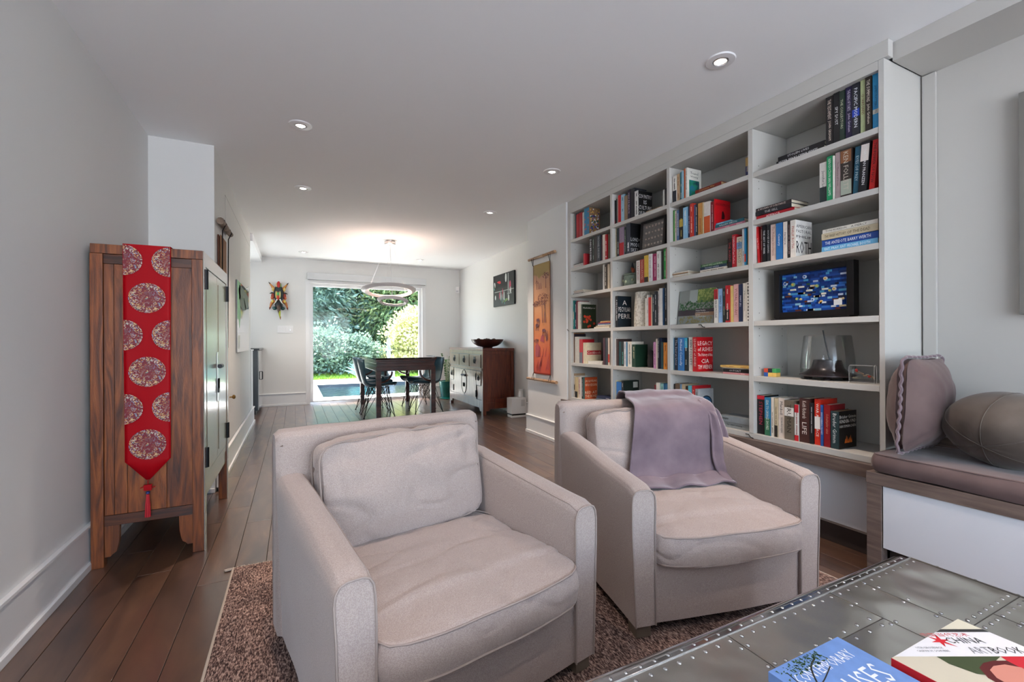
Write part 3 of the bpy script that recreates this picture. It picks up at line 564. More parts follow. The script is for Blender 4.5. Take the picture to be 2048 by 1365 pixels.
 ('u',3,3,1.8825,1.545,0.0122,0.244,'2a94c8','','','blue upright book, fifth from left on third shelf of third bay',{'pan': (0.1,0.3,'c83a2a')}),
 ('u',3,3,1.868,1.545,0.0132,0.243,'e89a2a','','','orange upright book, sixth from left on third shelf of third bay',{}),
 ('u',3,4,2.1045,1.195,0.0322,0.227,'e2ded4','CONVERSATIONS','3a3a3a','red topped white upright book, first from left on fourth shelf of third bay',{'pan': (0.7,1,'b8242e')}),
 ('u',3,4,2.068,1.195,0.0312,0.226,'8fb4dc','HARD SELL','1f2a4a','light blue upright book, second from left on fourth shelf of third bay',{}),
 ('u',3,4,2.0385,1.195,0.0202,0.226,'2a302e','','a8b0a0','dark grey upright book, third from left on fourth shelf of third bay',{}),
 ('u',3,4,2.011,1.195,0.0312,0.241,'b0242c','','e8d0c0','red upright book, fourth from left on fourth shelf of third bay',{'pan': (0.05,0.35,'2a2626')}),
 ('u',3,4,1.986,1.195,0.0172,0.236,'d8c078','','4a3a2a','sand upright book, fifth from left on fourth shelf of third bay',{}),
 ('u',3,4,1.955,1.195,0.0372,0.243,'d8a8a4','YUVAL NOAH','8a3a44','pink upright book, sixth from left on fourth shelf of third bay',{}),
 ('u',3,4,1.9215,1.195,0.0262,0.239,'25304e','MARY JILL','e0e0f0','navy upright book, seventh from left on fourth shelf of third bay',{}),
 ('u',3,4,1.895,1.195,0.0212,0.243,'e4e0d6','A Woman in Jerusalem','4a4a4a','white upright book, eighth from left on fourth shelf of third bay',{}),
 ('u',3,4,1.8715,1.195,0.0222,0.247,'e8e6de','','1a1a1a','striped black and white upright book, ninth from left on fourth shelf of third bay',{'stripe': 1}),
 ('u',3,5,2.481,0.858,0.0052,0.239,'6aa8cc','','','sky blue upright book, first from left on fifth shelf of third bay',{'pan': (0.0,0.5,'3a5a3a')}),
 ('u',3,5,2.457,0.858,0.0392,0.241,'1c2436','The Secret Lives','d0d8e8','dark navy upright book, second from left on fifth shelf of third bay',{}),
 ('u',3,5,2.4045,0.858,0.0582,0.241,'3a7ab8','Michael Connelly','e8f0f8','wide blue upright book, third from left on fifth shelf of third bay',{}),
 ('u',3,5,2.36,0.858,0.0272,0.238,'1f2a2e','','e8e8e0','black upright book, fourth from left on fifth shelf of third bay',{'pan': (0.7,1,'3ab0cc')}),
 ('u',3,5,2.323,0.858,0.0412,0.244,'e4e0d8','KEN FOLLETT','1f2428','white upright book, fifth from left on fifth shelf of third bay',{}),
 ('u',3,5,2.2795,0.858,0.0402,0.244,'c0141f','LEGACY of ASHES','f0d8d0','deep red upright book, sixth from left on fifth shelf of third bay',{'cov': 'c4101c','ct': 'LEGACY|of ASHES|The History of the|CIA|TIM WEINER','cd': 0.155,'ctc': 'f4ece4'}),
 ('u',3,6,2.473,0.508,0.0212,0.245,'2a2a2c','','8a8a8a','black upright book, first from left on bottom shelf of third bay',{}),
 ('u',3,6,2.4405,0.508,0.0362,0.252,'6a5848','','','brown upright book, second from left on bottom shelf of third bay',{}),
 ('u',3,6,2.4105,0.508,0.0182,0.25,'7aa8d0','','','slim light blue upright book, third from left on bottom shelf of third bay',{}),
 ('u',3,6,2.3865,0.508,0.0242,0.252,'b8a484','','','tan upright book, fourth from left on bottom shelf of third bay',{}),
 ('u',3,6,2.359,0.508,0.0252,0.239,'33302e','','','dark grey upright book, fifth from left on bottom shelf of third bay',{'pan': (0.55,0.9,'d0602a')}),
 ('u',3,6,2.326,0.508,0.0332,0.246,'5ab0c0','','e8f0f0','turquoise upright book, sixth from left on bottom shelf of third bay',{}),
 ('u',3,6,2.294,0.508,0.0252,0.249,'b8242a','A SPOOL OF BLUE','f0c8b8','red upright book, seventh from left on bottom shelf of third bay',{'cov': 'b01e26','ct': '','cd': 0.16}),
 ('u',3,6,2.2655,0.508,0.0262,0.228,'a4a8aa','','4a4a4a','silver grey upright book, eighth from left on bottom shelf of third bay',{'cov': 'a8aaac','ct': '|||ALMOST|MOON||||ALICE SEBOLD','cd': 0.15,'ctc': 'f2f6fa','oval': 1}),
 ('u',4,1,1.396,2.1,0.0372,0.266,'1d1b1c','THE TESTAMENT  JOHN GRISHAM','e8d8c8','thick black upright book, first from left on top shelf of right bay',{}),
 ('u',4,1,1.3605,2.1,0.0302,0.271,'1a1c1e','SPY DUST','f0f0f0','black upright book, second from left on top shelf of right bay',{}),
 ('u',4,1,1.3325,2.1,0.0222,0.263,'26382f','THE COLLECTORS','c8d0b0','dark green upright book, third from left on top shelf of right bay',{}),
 ('u',4,1,1.303,2.1,0.0312,0.271,'241f45','THE KING OF TORTS  John Grisham','d8d0e8','dark purple upright book, fourth from left on top shelf of right bay',{}),
 ('u',4,1,1.2685,2.1,0.0342,0.269,'20242c','PACIFIC MODERN','e8eef4','black and blue upright book, fifth from left on top shelf of right bay',{'pan': (0.38,0.52,'2a4ab8')}),
 ('u',4,1,1.2385,2.1,0.0222,0.274,'b4c090','GUARDIANS','6a2a20','light green upright book, sixth from left on top shelf of right bay',{}),
 ('u',4,1,1.2115,2.1,0.0282,0.272,'2a221c','THE SUMMONS  John Grisham','e8e0d0','dark brown upright book, seventh from left on top shelf of right bay',{}),
 ('u',4,1,1.183,2.1,0.0252,0.273,'2596d0','JAMES PATTERSON','1a5a8a','bright blue upright book, eighth from left on top shelf of right bay',{'pan': (0.28,0.36,'d8d8c8')}),
 ('u',4,2,1.4285,1.81,0.0362,0.219,'d8d4cc','Jennifer Levin','2a2a2a','white and dark upright book, first from left on second shelf of right bay',{'pan': (0.0,0.4,'2f3a3a')}),
 ('u',4,2,1.3925,1.81,0.0302,0.239,'1f9a62','REPRODUCTION  IAN WILLIAMS','e8f4e8','emerald green upright book, second from left on second shelf of right bay',{}),
 ('u',4,2,1.3725,1.81,0.0082,0.233,'e4e2d8','','','slim white upright book, third from left on second shelf of right bay',{}),
 ('u',4,2,1.3545,1.81,0.0222,0.244,'a89494','The Memory of Stone','5a3a40','mauve grey upright book, fourth from left on second shelf of right bay',{}),
 ('u',4,2,1.316,1.81,0.0512,0.249,'38302c','KEN FOLLETT','c8c0b0','thick dark brown upright book, fifth from left on second shelf of right bay',{'pan': (0.06,0.36,'a8b0a0'),'pan2': (0.72,0.97,'8a5a3a')}),
 ('u',4,2,1.275,1.81,0.0252,0.24,'1f5a72','EYES OF PREY','c8e0e8','leaning teal upright book, sixth from left on second shelf of right bay',{'lean': 3}),
 ('u',4,2,1.241,1.81,0.0372,0.247,'1c1c20','JONATHAN FRANZEN','e8e8e8','leaning black upright book, seventh from left on second shelf of right bay',{'lean': 4,'pan': (0.62,0.95,'e0d8d0')}),
 ('u',4,2,1.2015,1.81,0.0242,0.242,'c81e1e','THE POWER OF NOW','2a1010','leaning red upright book, eighth from left on second shelf of right bay',{'lean': 4.5}),
 ('u',4,3,1.7965,1.545,0.0162,0.227,'c4161e','Colm Toibin','f0d0c8','leaning red upright book, first from left on third shelf of right bay',{'lean': -3.5}),
 ('u',4,3,1.7775,1.545,0.0102,0.226,'5a1f22','','d8c8b8','slim maroon upright book, second from left on third shelf of right bay',{}),
 ('u',4,3,1.759,1.545,0.0212,0.225,'1c1d1f','THE ART OF WAR','e8e8e8','black upright book, third from left on third shelf of right bay',{}),
 ('u',4,3,1.7355,1.545,0.0202,0.222,'26282a','HOUSE OF LEAVES','c8c8c8','charcoal upright book, fourth from left on third shelf of right bay',{}),
 ('u',4,3,1.706,1.545,0.0332,0.218,'dcc4b8','The McEwan Inheritance','a0705a','pale pink upright book, fifth from left on third shelf of right bay',{}),
 ('u',4,3,1.6675,1.545,0.0382,0.217,'2a6fae','Cauvery','e8f0f8','blue upright book, sixth from left on third shelf of right bay',{}),
 ('u',4,3,1.6335,1.545,0.0222,0.215,'dcd4c8','PATRICK','4a4a5a','cream upright book, seventh from left on third shelf of right bay',{}),
 ('u',4,3,1.6115,1.545,0.0162,0.215,'282628','','c0a0a0','black upright book, eighth from left on third shelf of right bay',{}),
 ('u',4,3,1.5855,1.545,0.0302,0.213,'e0dad0','PHILIP ROTH','c05a4a','white upright book, ninth from left on third shelf of right bay',{'cov': 'e6e4e0','ct': 'AMERICAN|PASTORAL|PHILIP|ROTH','cd': 0.15,'ctc': '16161a','roth': 1}),
 ('u',4,6,1.7875,0.508,0.0482,0.234,'181618','STEPHEN','b03048','thick black upright book, first from left on bottom shelf of right bay',{'pan': (0.9,1,'c02030')}),
 ('u',4,6,1.7415,0.508,0.0362,0.226,'2f7fa8','SEAS TO SAVAGE SHORES','e8f0e0','blue and green upright book, second from left on bottom shelf of right bay',{'pan': (0.0,0.45,'2f6a4a')}),
 ('u',4,6,1.7125,0.508,0.0162,0.231,'d8d0c0','','4a4a3a','slim cream upright book, third from left on bottom shelf of right bay',{}),
 ('u',4,6,1.6915,0.508,0.0202,0.227,'c8b898','','2a2622','cream and black upright book, fourth from left on bottom shelf of right bay',{'pan': (0.0,0.3,'2a2620')}),
 ('u',4,6,1.662,0.508,0.0352,0.233,'ddd0c4','Mankell  THE MAN FROM BEIJING','2a2628','pale upright book, fifth from left on bottom shelf of right bay',{}),
 ('u',4,6,1.613,0.508,0.0552,0.224,'6e6456','TRUMAN','3a3228','wide taupe upright book, sixth from left on bottom shelf of right bay',{'pan': (0.6,0.82,'e0dcd4')}),
 ('u',4,6,1.5715,0.508,0.0242,0.206,'dcdad4','','8a2a2a','white and red upright book, seventh from left on bottom shelf of right bay',{'pan': (0.0,0.16,'c8202a'),'pan2': (0.78,1,'c82030')}),
 ('u',4,6,1.53,0.508,0.0552,0.245,'4a2c28','Keith Richards  LIFE','e8dcd0','thick brown upright book, eighth from left on bottom shelf of right bay',{}),
 ('u',4,6,1.49,0.508,0.0212,0.225,'222224','','c8c8c8','black upright book, ninth from left on bottom shelf of right bay',{}),
 ('u',4,6,1.462,0.508,0.0312,0.248,'d0301e','WAR AND PEACE','f4ece4','vivid red upright book, tenth from left on bottom shelf of right bay',{'pan': (0.35,0.62,'f0ece6')}),
 ('u',4,6,1.4375,0.508,0.0142,0.22,'2a5aa0','DISCOVERING MONEY','e8ecf4','blue upright book, eleventh from left on bottom shelf of right bay',{}),
 ('u',4,6,1.411,0.508,0.0332,0.225,'8a1a20','Schaltjahr eins','d0907a','dark red upright book, twelfth from left on bottom shelf of right bay',{}),
 ('u',4,6,1.3715,0.508,0.0402,0.196,'2b3f42','Bruder Grimm','e0e4e0','dark slate green upright book, thirteenth from left on bottom shelf of right bay',{'cov': '1a1512','ct': 'Brüder Grimm|KINDER- UND|HAUSMÄRCHEN||||','cd': 0.16,'ctc': 'e8e4dc','fire': 1}),
 ('f',1,2,3.638,1.81,0.0084,0.175,'dcd4cc','','','white book lying lowest in its stack, second shelf of far left bay',{}),
 ('f',1,2,3.638,1.8188,0.0084,0.175,'d4ccc8','','','off-white book lying second from bottom of its stack, second shelf of far left bay',{}),
 ('f',1,2,3.64,1.8276,0.0084,0.173,'dcd0cc','','','pinkish white book lying third from bottom of its stack, second shelf of far left bay',{}),
 ('f',1,2,3.642,1.8364,0.0084,0.171,'d8d4d0','','','pale grey book lying fourth from bottom of its stack, second shelf of far left bay',{}),
 ('f',1,2,3.715,1.8452,0.0063,0.098,'2a2a2c','','','black book lying uppermost in its stack, second shelf of far left bay',{}),
 ('f',1,3,3.64,1.545,0.0095,0.173,'2a282a','','c8c8c8','black book lying lowest in its stack, third shelf of far left bay',{}),
 ('f',1,3,3.64,1.5548,0.0095,0.173,'cfc4b8','','','beige book lying second from bottom of its stack, third shelf of far left bay',{}),
 ('f',1,3,3.647,1.5647,0.0095,0.166,'d0bcac','','','pinkish beige book lying third from bottom of its stack, third shelf of far left bay',{}),
 ('f',1,3,3.647,1.5745,0.0095,0.166,'d8ccb8','','','cream book lying uppermost in its stack, third shelf of far left bay',{}),
 ('f',1,4,3.231,1.195,0.0126,0.232,'d8cdb8','','','cream book lying lowest in its stack, fourth shelf of far left bay',{}),
 ('f',1,4,3.231,1.208,0.0105,0.203,'b0a088','','','tan book lying second from bottom of its stack, fourth shelf of far left bay',{}),
 ('f',1,4,3.231,1.2189,0.0105,0.188,'dcd8d0','','3a4a5a','white book lying third from bottom of its stack, fourth shelf of far left bay',{}),
 ('f',1,4,3.231,1.2298,0.0073,0.179,'2f5f9a','','e8e8e8','blue book lying fourth from bottom of its stack, fourth shelf of far left bay',{}),
 ('f',1,4,3.231,1.2375,0.0084,0.179,'b0283a','','','crimson book lying fifth from bottom of its stack, fourth shelf of far left bay',{}),
 ('f',1,4,3.231,1.2463,0.0115,0.145,'dca868','','8a5a3a','orange book lying uppermost in its stack, fourth shelf of far left bay',{}),
 ('f',1,5,3.347,0.858,0.0273,0.214,'d8d4cc','','','white and teal thick book lying before the cookbook, fifth shelf of far left bay',{}),
 ('f',1,6,3.228,0.508,0.0126,0.235,'22282a','','d8d8d8','black book lying lowest in its stack, lowest shelf of far left bay',{}),
 ('f',1,6,3.228,0.521,0.0189,0.218,'6a7480','Hitler','e8e8ec','slate blue book lying second from bottom of its stack, lowest shelf of far left bay',{}),
 ('f',1,6,3.228,0.5403,0.021,0.218,'2a3252','','e0e0e8','navy book lying uppermost in its stack, lowest shelf of far left bay',{}),
 ('f',2,1,2.585,2.1,0.0063,0.227,'6a6864','','','slim grey book lying lowest in its stack, top shelf of second bay',{}),
 ('f',2,1,2.592,2.1067,0.0073,0.168,'a88a6a','','','slim tan book lying uppermost in its stack, top shelf of second bay',{}),
 ('f',3,1,2.063,2.1,0.0103,0.214,'1c2a2a','','5ab0a0','black book lying lowest in its stack, top shelf of third bay',{}),
 ('f',3,1,2.06,2.1107,0.023,0.211,'7a241e','Courtesans War','d8b870','dark red book lying uppermost in its stack, top shelf of third bay',{}),
 ('f',3,2,1.882,1.81,0.0195,0.227,'b86a7c','','e8d8d8','pink book lying lowest in its stack, second shelf of third bay',{}),
 ('f',3,2,1.892,1.8299,0.0207,0.215,'2a6470','WILLIAM GIBSON','e0ecec','teal book lying second from bottom of its stack, second shelf of third bay',{}),
 ('f',3,2,1.993,1.851,0.0115,0.11,'5a9ab4','','e8f0f4','blue book lying uppermost in its stack, second shelf of third bay',{}),
 ('f',3,3,2.338,1.545,0.0092,0.145,'cfc0a8','','','tan book lying lowest in its left stack, third shelf of third bay',{}),
 ('f',3,3,2.338,1.5546,0.0092,0.145,'e0dcd4','','','white book lying second from bottom of left stack, third shelf of third bay',{}),
 ('f',3,3,2.338,1.5642,0.008,0.145,'a88460','','','brown book lying third from bottom of left stack, third shelf of third bay',{}),
 ('f',3,3,2.338,1.5727,0.0092,0.145,'dcd4c8','','','cream book lying uppermost in its left stack, third shelf of third bay',{}),
 ('f',3,3,2.023,1.545,0.0207,0.211,'ddd4c4','','4a4038','cream book lying lowest in its right stack, third shelf of third bay',{}),
 ('f',3,3,2.023,1.5661,0.0184,0.211,'1f3448','THOMAS HARRIS','c8d0e0','navy book lying second from bottom of right stack, third shelf of third bay',{}),
 ('f',3,3,2.028,1.5849,0.0207,0.211,'3f6a40','STRAWS WILD and SEVERAL','d8e4c8','green book lying uppermost in its right stack, third shelf of third bay',{}),
 ('f',3,5,1.859,0.858,0.0115,0.193,'c8888c','','e8d8d8','pink and white book lying lowest in its stack, fifth shelf of third bay',{}),
 ('f',3,5,1.859,0.8699,0.023,0.198,'232223','OUTCAST','e8e8e8','black book lying second from bottom of its stack, fifth shelf of third bay',{}),
 ('f',3,5,1.859,0.8933,0.0069,0.207,'dcd8d0','','','slim white book lying third from bottom of its stack, fifth shelf of third bay',{}),
 ('f',3,5,1.859,0.9006,0.0138,0.209,'dcb868','','a03020','yellow book lying uppermost in its stack, fifth shelf of third bay',{}),
 ('f',3,6,1.859,0.508,0.0368,0.248,'8a9090','','5a6060','grey cloth book lying lowest in its stack, lowest shelf of third bay',{}),
 ('f',3,6,1.859,0.5452,0.0368,0.231,'8a9498','','4a5050','grey green cloth book lying uppermost in its stack, lowest shelf of third bay',{}),
 ('f',4,1,1.419,2.1,0.0234,0.264,'1e1e1e','PETER MAAS  CHINA WHITE','f0f0f0','black book lying lowest in its stack, top shelf of right bay',{}),
 ('f',4,1,1.42,2.1238,0.0234,0.255,'1c1b1e','STOLEN LIVES','e8e8e8','black book lying uppermost in its stack, top shelf of right bay',{}),
 ('f',4,2,1.581,1.81,0.0247,0.23,'b81e2a','AMERICA','f4f0ec','red book lying lowest in its stack, second shelf of right bay',{}),
 ('f',4,2,1.591,1.8351,0.0247,0.22,'26262a','THE SELL','c8c8c8','charcoal book lying second from bottom of its stack, second shelf of right bay',{}),
 ('f',4,2,1.593,1.8602,0.0208,0.218,'2a2224','A WOMAN OF SUBSTANCE','d8c8c0','dark brown book lying uppermost in its stack, second shelf of right bay',{}),
 ('f',4,3,1.175,1.545,0.0286,0.256,'6ab0d8','EAT, PRAY, EAT  MICHAEL BOOTH','e8f4fa','light blue book lying lowest in its stack, third shelf of right bay',{}),
 ('f',4,3,1.176,1.574,0.0364,0.258,'1f4c9c','THE ANTIDOTE  BARRY WERTH','f4f6fa','blue book lying second from bottom of its stack, third shelf of right bay',{}),
 ('f',4,3,1.175,1.6108,0.0338,0.259,'cabd9f','THE BRIEF HISTORY  OF THE DEAD','5a4a30','beige book lying third from bottom of its stack, third shelf of right bay',{}),
 ('f',4,3,1.175,1.645,0.0208,0.253,'dcd8cc','TONI MORRISON  A MERCY','5a584e','cream book lying uppermost in its stack, third shelf of right bay',{}),
]
# ================================================================ BOOKS
XS = 2.540
def book(kind, b, r, y, z, t, h, col, txt, tc, lab, op, i=0):
    rb = random.Random(i*7+b); d = op.get('cd', rb.uniform(.128, .158)); xs = XS+rb.uniform(-.004, .010)
    if 'cov' in op: xs = XS
    nm = 'book'
    if kind == 'u':
        e = T(nm, lab, 'book', (xs, y, z+.0004), group=None)
        if op.get('lean'):
            a = R(op['lean']); e.rotation_euler = (a, 0, 0); e.location.z += abs(math.sin(a))*t/2
    else:
        e = T(nm, lab, 'book', (xs+rb.uniform(-.004, .006), y, z+t/2+.0004), rot=(R(-90), 0, rb.uniform(-.5, .5)*R(1)))
    e['group'] = 'books in the white bookcase'
    ct = min(.0022, t*.2); rr = .0016
    # cover: spine, two boards
    m = M().box(0, .003, -t/2+rr*.6, t/2-rr*.6, 0, h).box(.0015, d, -t/2, -t/2+ct, 0, h).box(.0015, d, t/2-ct, t/2, 0, h)
    mk('cover', m, COVER, e, color=col)
    mk('page_block', M().box(.0032, d-.004, -t/2+ct+.0001, t/2-ct-.0001, .0025, h-.0025), PAGESB if rb.random() < .15 else PAGES, e)
    for key in ('pan', 'pan2'):
        if key in op:
            a, c, pc = op[key]; mk('spine_panel', M().box(-.0004, .0002, -t/2+.001, t/2-.001, max(.0005, h*a), min(h-.0005, h*c)), PRINT, e, color=pc)
    if op.get('stripe'):
        m = M()
        for k in range(12): m.box(-.0004, .0002, -t/2+.001, 0+.002*(k % 2), h*(k+.2)/12, h*(k+.65)/12)
        mk('spine_panel', m, PRINT, e, color='1c1c1c')
    if txt and t > .009:
        m = M(); parts = [p for p in txt.split('  ') if p]; n = len(parts); L = h*.84/n
        for k, p in enumerate(parts):
            w = t*.44 if t > .03 else t*.5
            addtext(m, p, (-.0007, -w/2*-1*1 if 0 else w/2, h*.94-k*L), (0, 0, -1), (0, -1, 0), L*.94, w)
        mk('spine_lettering', m, PRINT, e, color=tc or 'e8e8e8')
    elif tc and t > .008:
        # spine print too small to read in the photograph: short bars of type
        m = M(); zz = h*.90
        while zz > h*.16:
            L = rb.uniform(.018, .06)
            if rb.random() < .72:
                w = t*rb.uniform(.16, .34); k = zz
                while k > max(zz-L, h*.1): m.box(-.0006, .0001, -w/2, w/2*rb.uniform(.3, 1), k-.0032, k); k -= .0048
            zz -= L+.008
        mk('spine_print', m, PRINT, e, color=tc)
    if 'cov' in op:
        ys = -t/2-.0004; m = M(); x0 = .006; wd = d-.012
        mk('front_board', M().box(.0025, d+.0005, ys, ys+.0003, .0005, h-.0005), COVER, e, color=op['cov'])
        if op.get('band'): mk('cover_band', M().box(.003, d, ys-.0003, ys, h*.42, h*.62), PRINT, e, color=op['band'])
        if op.get('ct'):
            L = op['ct'].split('|'); n = len(L); hh = h*.86/max(n, 4 if op.get('ctp') != 'top' else 7); top = h*.93
            for k, p in enumerate(L):
                if not p: continue
                lh = hh*.70
                if op.get('roth'): lh = hh*(.38 if k < 2 else .3 if k == 2 else 1.5); yy = top-(k+1)*hh*.62 if k < 3 else h*.12
                elif op.get('band'): lh = h*.12; yy = h*.46
                else: yy = top-(k+1)*hh
                addtext(m, p, (x0, ys-.0006, yy), (1, 0, 0), (0, 0, 1), wd, lh, keep=not op.get('roth') and not op.get('band'))
            mk('cover_lettering', m, PRINT, e, color=op.get('ctc', 'f0e8e0') if not op.get('band') else 'f4e8d8')
        if op.get('oval'):
            mo = M(); mi = M(); c = (d*.52, h*.55)
            for mm, s, yy in ((mo, 1.0, .0005), (mi, .86, .0008)):
                P = [(c[0]+d*.40*s*math.cos(a*.2618), c[1]+h*.24*s*math.sin(a*.2618)) for a in range(24)]; mm.prism(P, 1, ys-yy+.0004, ys-yy)
            mk('cover_oval', mo, PRINT, e, color='14202c'); mk('cover_moon', mi, PRINT, e, color='2f5f84')

        if op.get('sil'): mk('cover_figure', M().prism([(d*.42, h*.40), (d*.62, h*.42), (d*.64, h*.52), (d*.58, h*.62), (d*.52, h*.67), (d*.46, h*.62), (d*.45, h*.52)], 1, ys-.0005, ys), PRINT, e, color='3a0a10')
        if op.get('fire'):
            mf = M()
            for k in range(7): a = d*(.35+.06*k); hh = h*rb.uniform(.06, .2); mf.prism([(a-.006, h*.14), (a+.006, h*.14), (a+.002, h*.14+hh)], 1, ys-.0005, ys)
            mk('cover_flames', mf, PRINT, e, color='d86a20')
        if op.get('pic'):
            mk('cover_picture', M().box(.02, d-.02, ys-.0005, ys, h*.08, h*.62), mat('aurora_print', '0f5a5a', .5, ramp=[(.35, '0a2a4a'), (.5, '1f8a6a'), (.65, '2a5fb0')], ns=14), e)
        if op.get('herb'):
            mf = M()
            for k in range(16): mf.ell((rb.uniform(.02, d-.02), ys-.0003, h*rb.uniform(.08, .55)), (.013, .0003, .013), 8, 5)
            mk('cover_fruit', mf, PRINT, e, color='b83a1e')
        if op.get('tag'): mk('cover_sticker', M().box(d*.62, d*.92, ys-.0004, ys, h*.72, h*.94), PRINT, e, color='c8ccc4')
        if op.get('jewel'):
            for q, (cc, nn) in enumerate((('c8a060', 26), ('5a4a9a', 16), ('e0e0e8', 26), ('1f5a5a', 14))):
                mf = M()
                for k in range(nn): s = rb.uniform(.004, .010); mf.ell((rb.uniform(.012, d-.012), ys-s*.3, h*rb.uniform(.06, .94)), (s, s*.5, s), 8, 5)
                mk('cover_jewel', mf, GLOSSP, e, color=cc)
            mf = M()
            for k in range(9): mf.ell((-.0005, rb.uniform(-t*.4, t*.4), h*rb.uniform(.06, .94)), (.0008, t*.09, t*.09), 8, 5)
            mk('spine_print', mf, PRINT, e, color='d8603a')
    return e
for i, bb_ in enumerate(BOOKS): book(*bb_, i=i)
# big landscape garden book, face out
e = T('book', 'wide book with green garden photograph facing out, fourth shelf of third bay', 'book', (2.575, 2.155, 1.1984), rot=(0, R(7), 0)); e['group'] = 'books in the white bookcase'
mk('cover', M().box(0, .003, 0, .318, 0, .248).box(.020, .023, 0, .318, 0, .248).box(.0, .023, .316, .319, 0, .248), COVER, e, color='2a2e2c')
mk('page_block', M().box(.0035, .0195, .004, .315, .003, .245), PAGES, e)
def pr(n, y0, y1, z0, z1, c, q=0): return mk(n, M().box(-.0004-.0002*q, .0, y0, y1, z0, z1), PRINT, e, color=c)
pr('cover_wall', .0, .318, .0, .248, '8a8f8a'); pr('cover_glass', .150, .222, .155, .247, 'a8b0ac', 1); pr('cover_trees', .0, .150, .150, .247, '6f8a48', 1)
pr('cover_dark_path', .0, .317, .060, .105, '40363c', 1); pr('cover_deck', .0, .16, .055, .08, '9a7a62', 2)
rb = random.Random(5)
for nm, cc, nn, zr in (('cover_grass', '3f6a42', 130, (.1, .16)), ('cover_reeds', '8a8258', 90, (.005, .05)), ('cover_leaves', 'a8b468', 60, (.165, .24))):
    m = M()
    for k in range(nn):
        s = rb.uniform(.004, .012); yy = rb.uniform(.012, .305) if nm != 'cover_leaves' else rb.uniform(.01, .145); zz = rb.uniform(*zr)
        m.add([(-.0011, yy-s, zz), (-.0011, yy+s*.8, zz-s*.3), (-.0011, yy+s*.2, zz+s*1.4)], [(0, 1, 2)])
    mk(nm, m, PRINT, e, color=cc)
m = M(); addtext(m, 'Private Paradise', (-.0014, .155, .088), (0, -1, 0), (0, 0, 1), .085, .011, center=False); addtext(m, 'Contemporary American', (-.0014, .155, .073), (0, -1, 0), (0, 0, 1), .115, .010, center=False); addtext(m, 'Gardens', (-.0014, .155, .058), (0, -1, 0), (0, 0, 1), .04, .010, center=False)
addtext(m, 'Charlotte M. Frieze', (-.0014, .155, .045), (0, -1, 0), (0, 0, 1), .09, .010, center=False)
mk('cover_lettering', m, PRINT, e, color='f0f0e8')
# ================================================================ SHELF ORNAMENTS
e = T('shell_display', 'black box frame with four rows of small pale shells', 'frame', (2.575, 2.742, 1.8104), rot=(0, R(5), 0)); e.scale = (1, 1, .955)
mk('frame', M().box(0, .03, -.141, -.117, 0, .262).box(0, .03, .117, .141, 0, .262).box(0, .03, -.117, .117, 0, .024).box(0, .03, -.117, .117, .238, .262), BLACKP, e, bevel=.002)
mk('backing', M().box(.018, .028, -.117, .117, .024, .238), mat('black_velvet', '1c1c1f', .9), e)
SHM = mat('shell', 'd8c8b8', .5, ramp=[(.3, 'b89078'), (.7, 'efe6da')], ns=30, objrand=.15)
for j in range(4):
    for k in range(6):
        s = rb.uniform(.007, .0125); mk('shell', M().ell((.0165, .088-k*.035, .055+j*.052), (.006, s*.8, s), 10, 6, Matrix.Rotation(rb.random()*3, 3, 'X')), SHM, e, smooth=True)
mk('glass', M().box(.002, .004, -.117, .117, .024, .238), CLEAR, e)
e = T('lidded_jar', 'grey green stoneware jar with a small figure on its lid', 'jar', (2.66, 3.055, 1.5454))
mk('body', M().lathe([(.070, 0), (.078, .01), (.082, .05), (.080, .098), (.072, .100), (.0, .100)], 28), mat('celadon', '6d7a70', .4, ramp=[(.35, '5c6a60'), (.6, '82907e')], ns=20), e, smooth=40)
mk('lid', M().lathe([(.084, .101), (.087, .108), (.080, .116), (.03, .124), (0, .125)], 28), MC['celadon'], e, smooth=40)
m = M()
for k in range(8): a = k*.785; m.ell((.081*math.cos(a), .081*math.sin(a), .045+.012*(k % 2)), (.012, .012, .014), 8, 6)
mk('raised_flower', m, mat('celadon_pale', 'a8b090', .45), e, smooth=True)
m = M(); m.ell((0, 0, .148), (.013, .018, .024), 10, 8); m.ell((-.012, 0, .165), (.010, .012, .010), 8, 6)
mk('figure', m, mat('terracotta', 'a04a2a', .6), e, smooth=True)
mk('figure_hat', M().lathe([(.014, 0), (.010, .02), (.004, .045), (0, .048)], 10, (-.004, .002, .168)), mat('slate', '2f353a', .5), e, smooth=40)
e = T('pillar_vase', 'tall off-white crackled conical vase between books on fourth shelf', 'vase', (2.625, 2.898, 1.1954))
mk('body', M().lathe([(.070, 0), (.073, .01), (.070, .12), (.062, .255), (.060, .288), (.057, .290), (.054, .280), (.054, .2)], 30, caps=False), mat('crackle', 'cfc8ba', .6, ramp=[(.42, 'b8b0a0'), (.5, 'd4cdbf'), (.7, 'dad4c8')], ns=60, bump=.5, bs=120), e, smooth=50)
e = T('stone_figure', 'small dark rough stone carving beside the green book', 'carving', (2.63, 2.805, .8584))
mk('body', M().lathe([(.028, 0), (.034, .03), (.033, .07), (.025, .11), (.015, .138), (0, .145)], 9), mat('dark_stone', '2c2a2c', .7, bump=.6, bs=40), e, smooth=20)
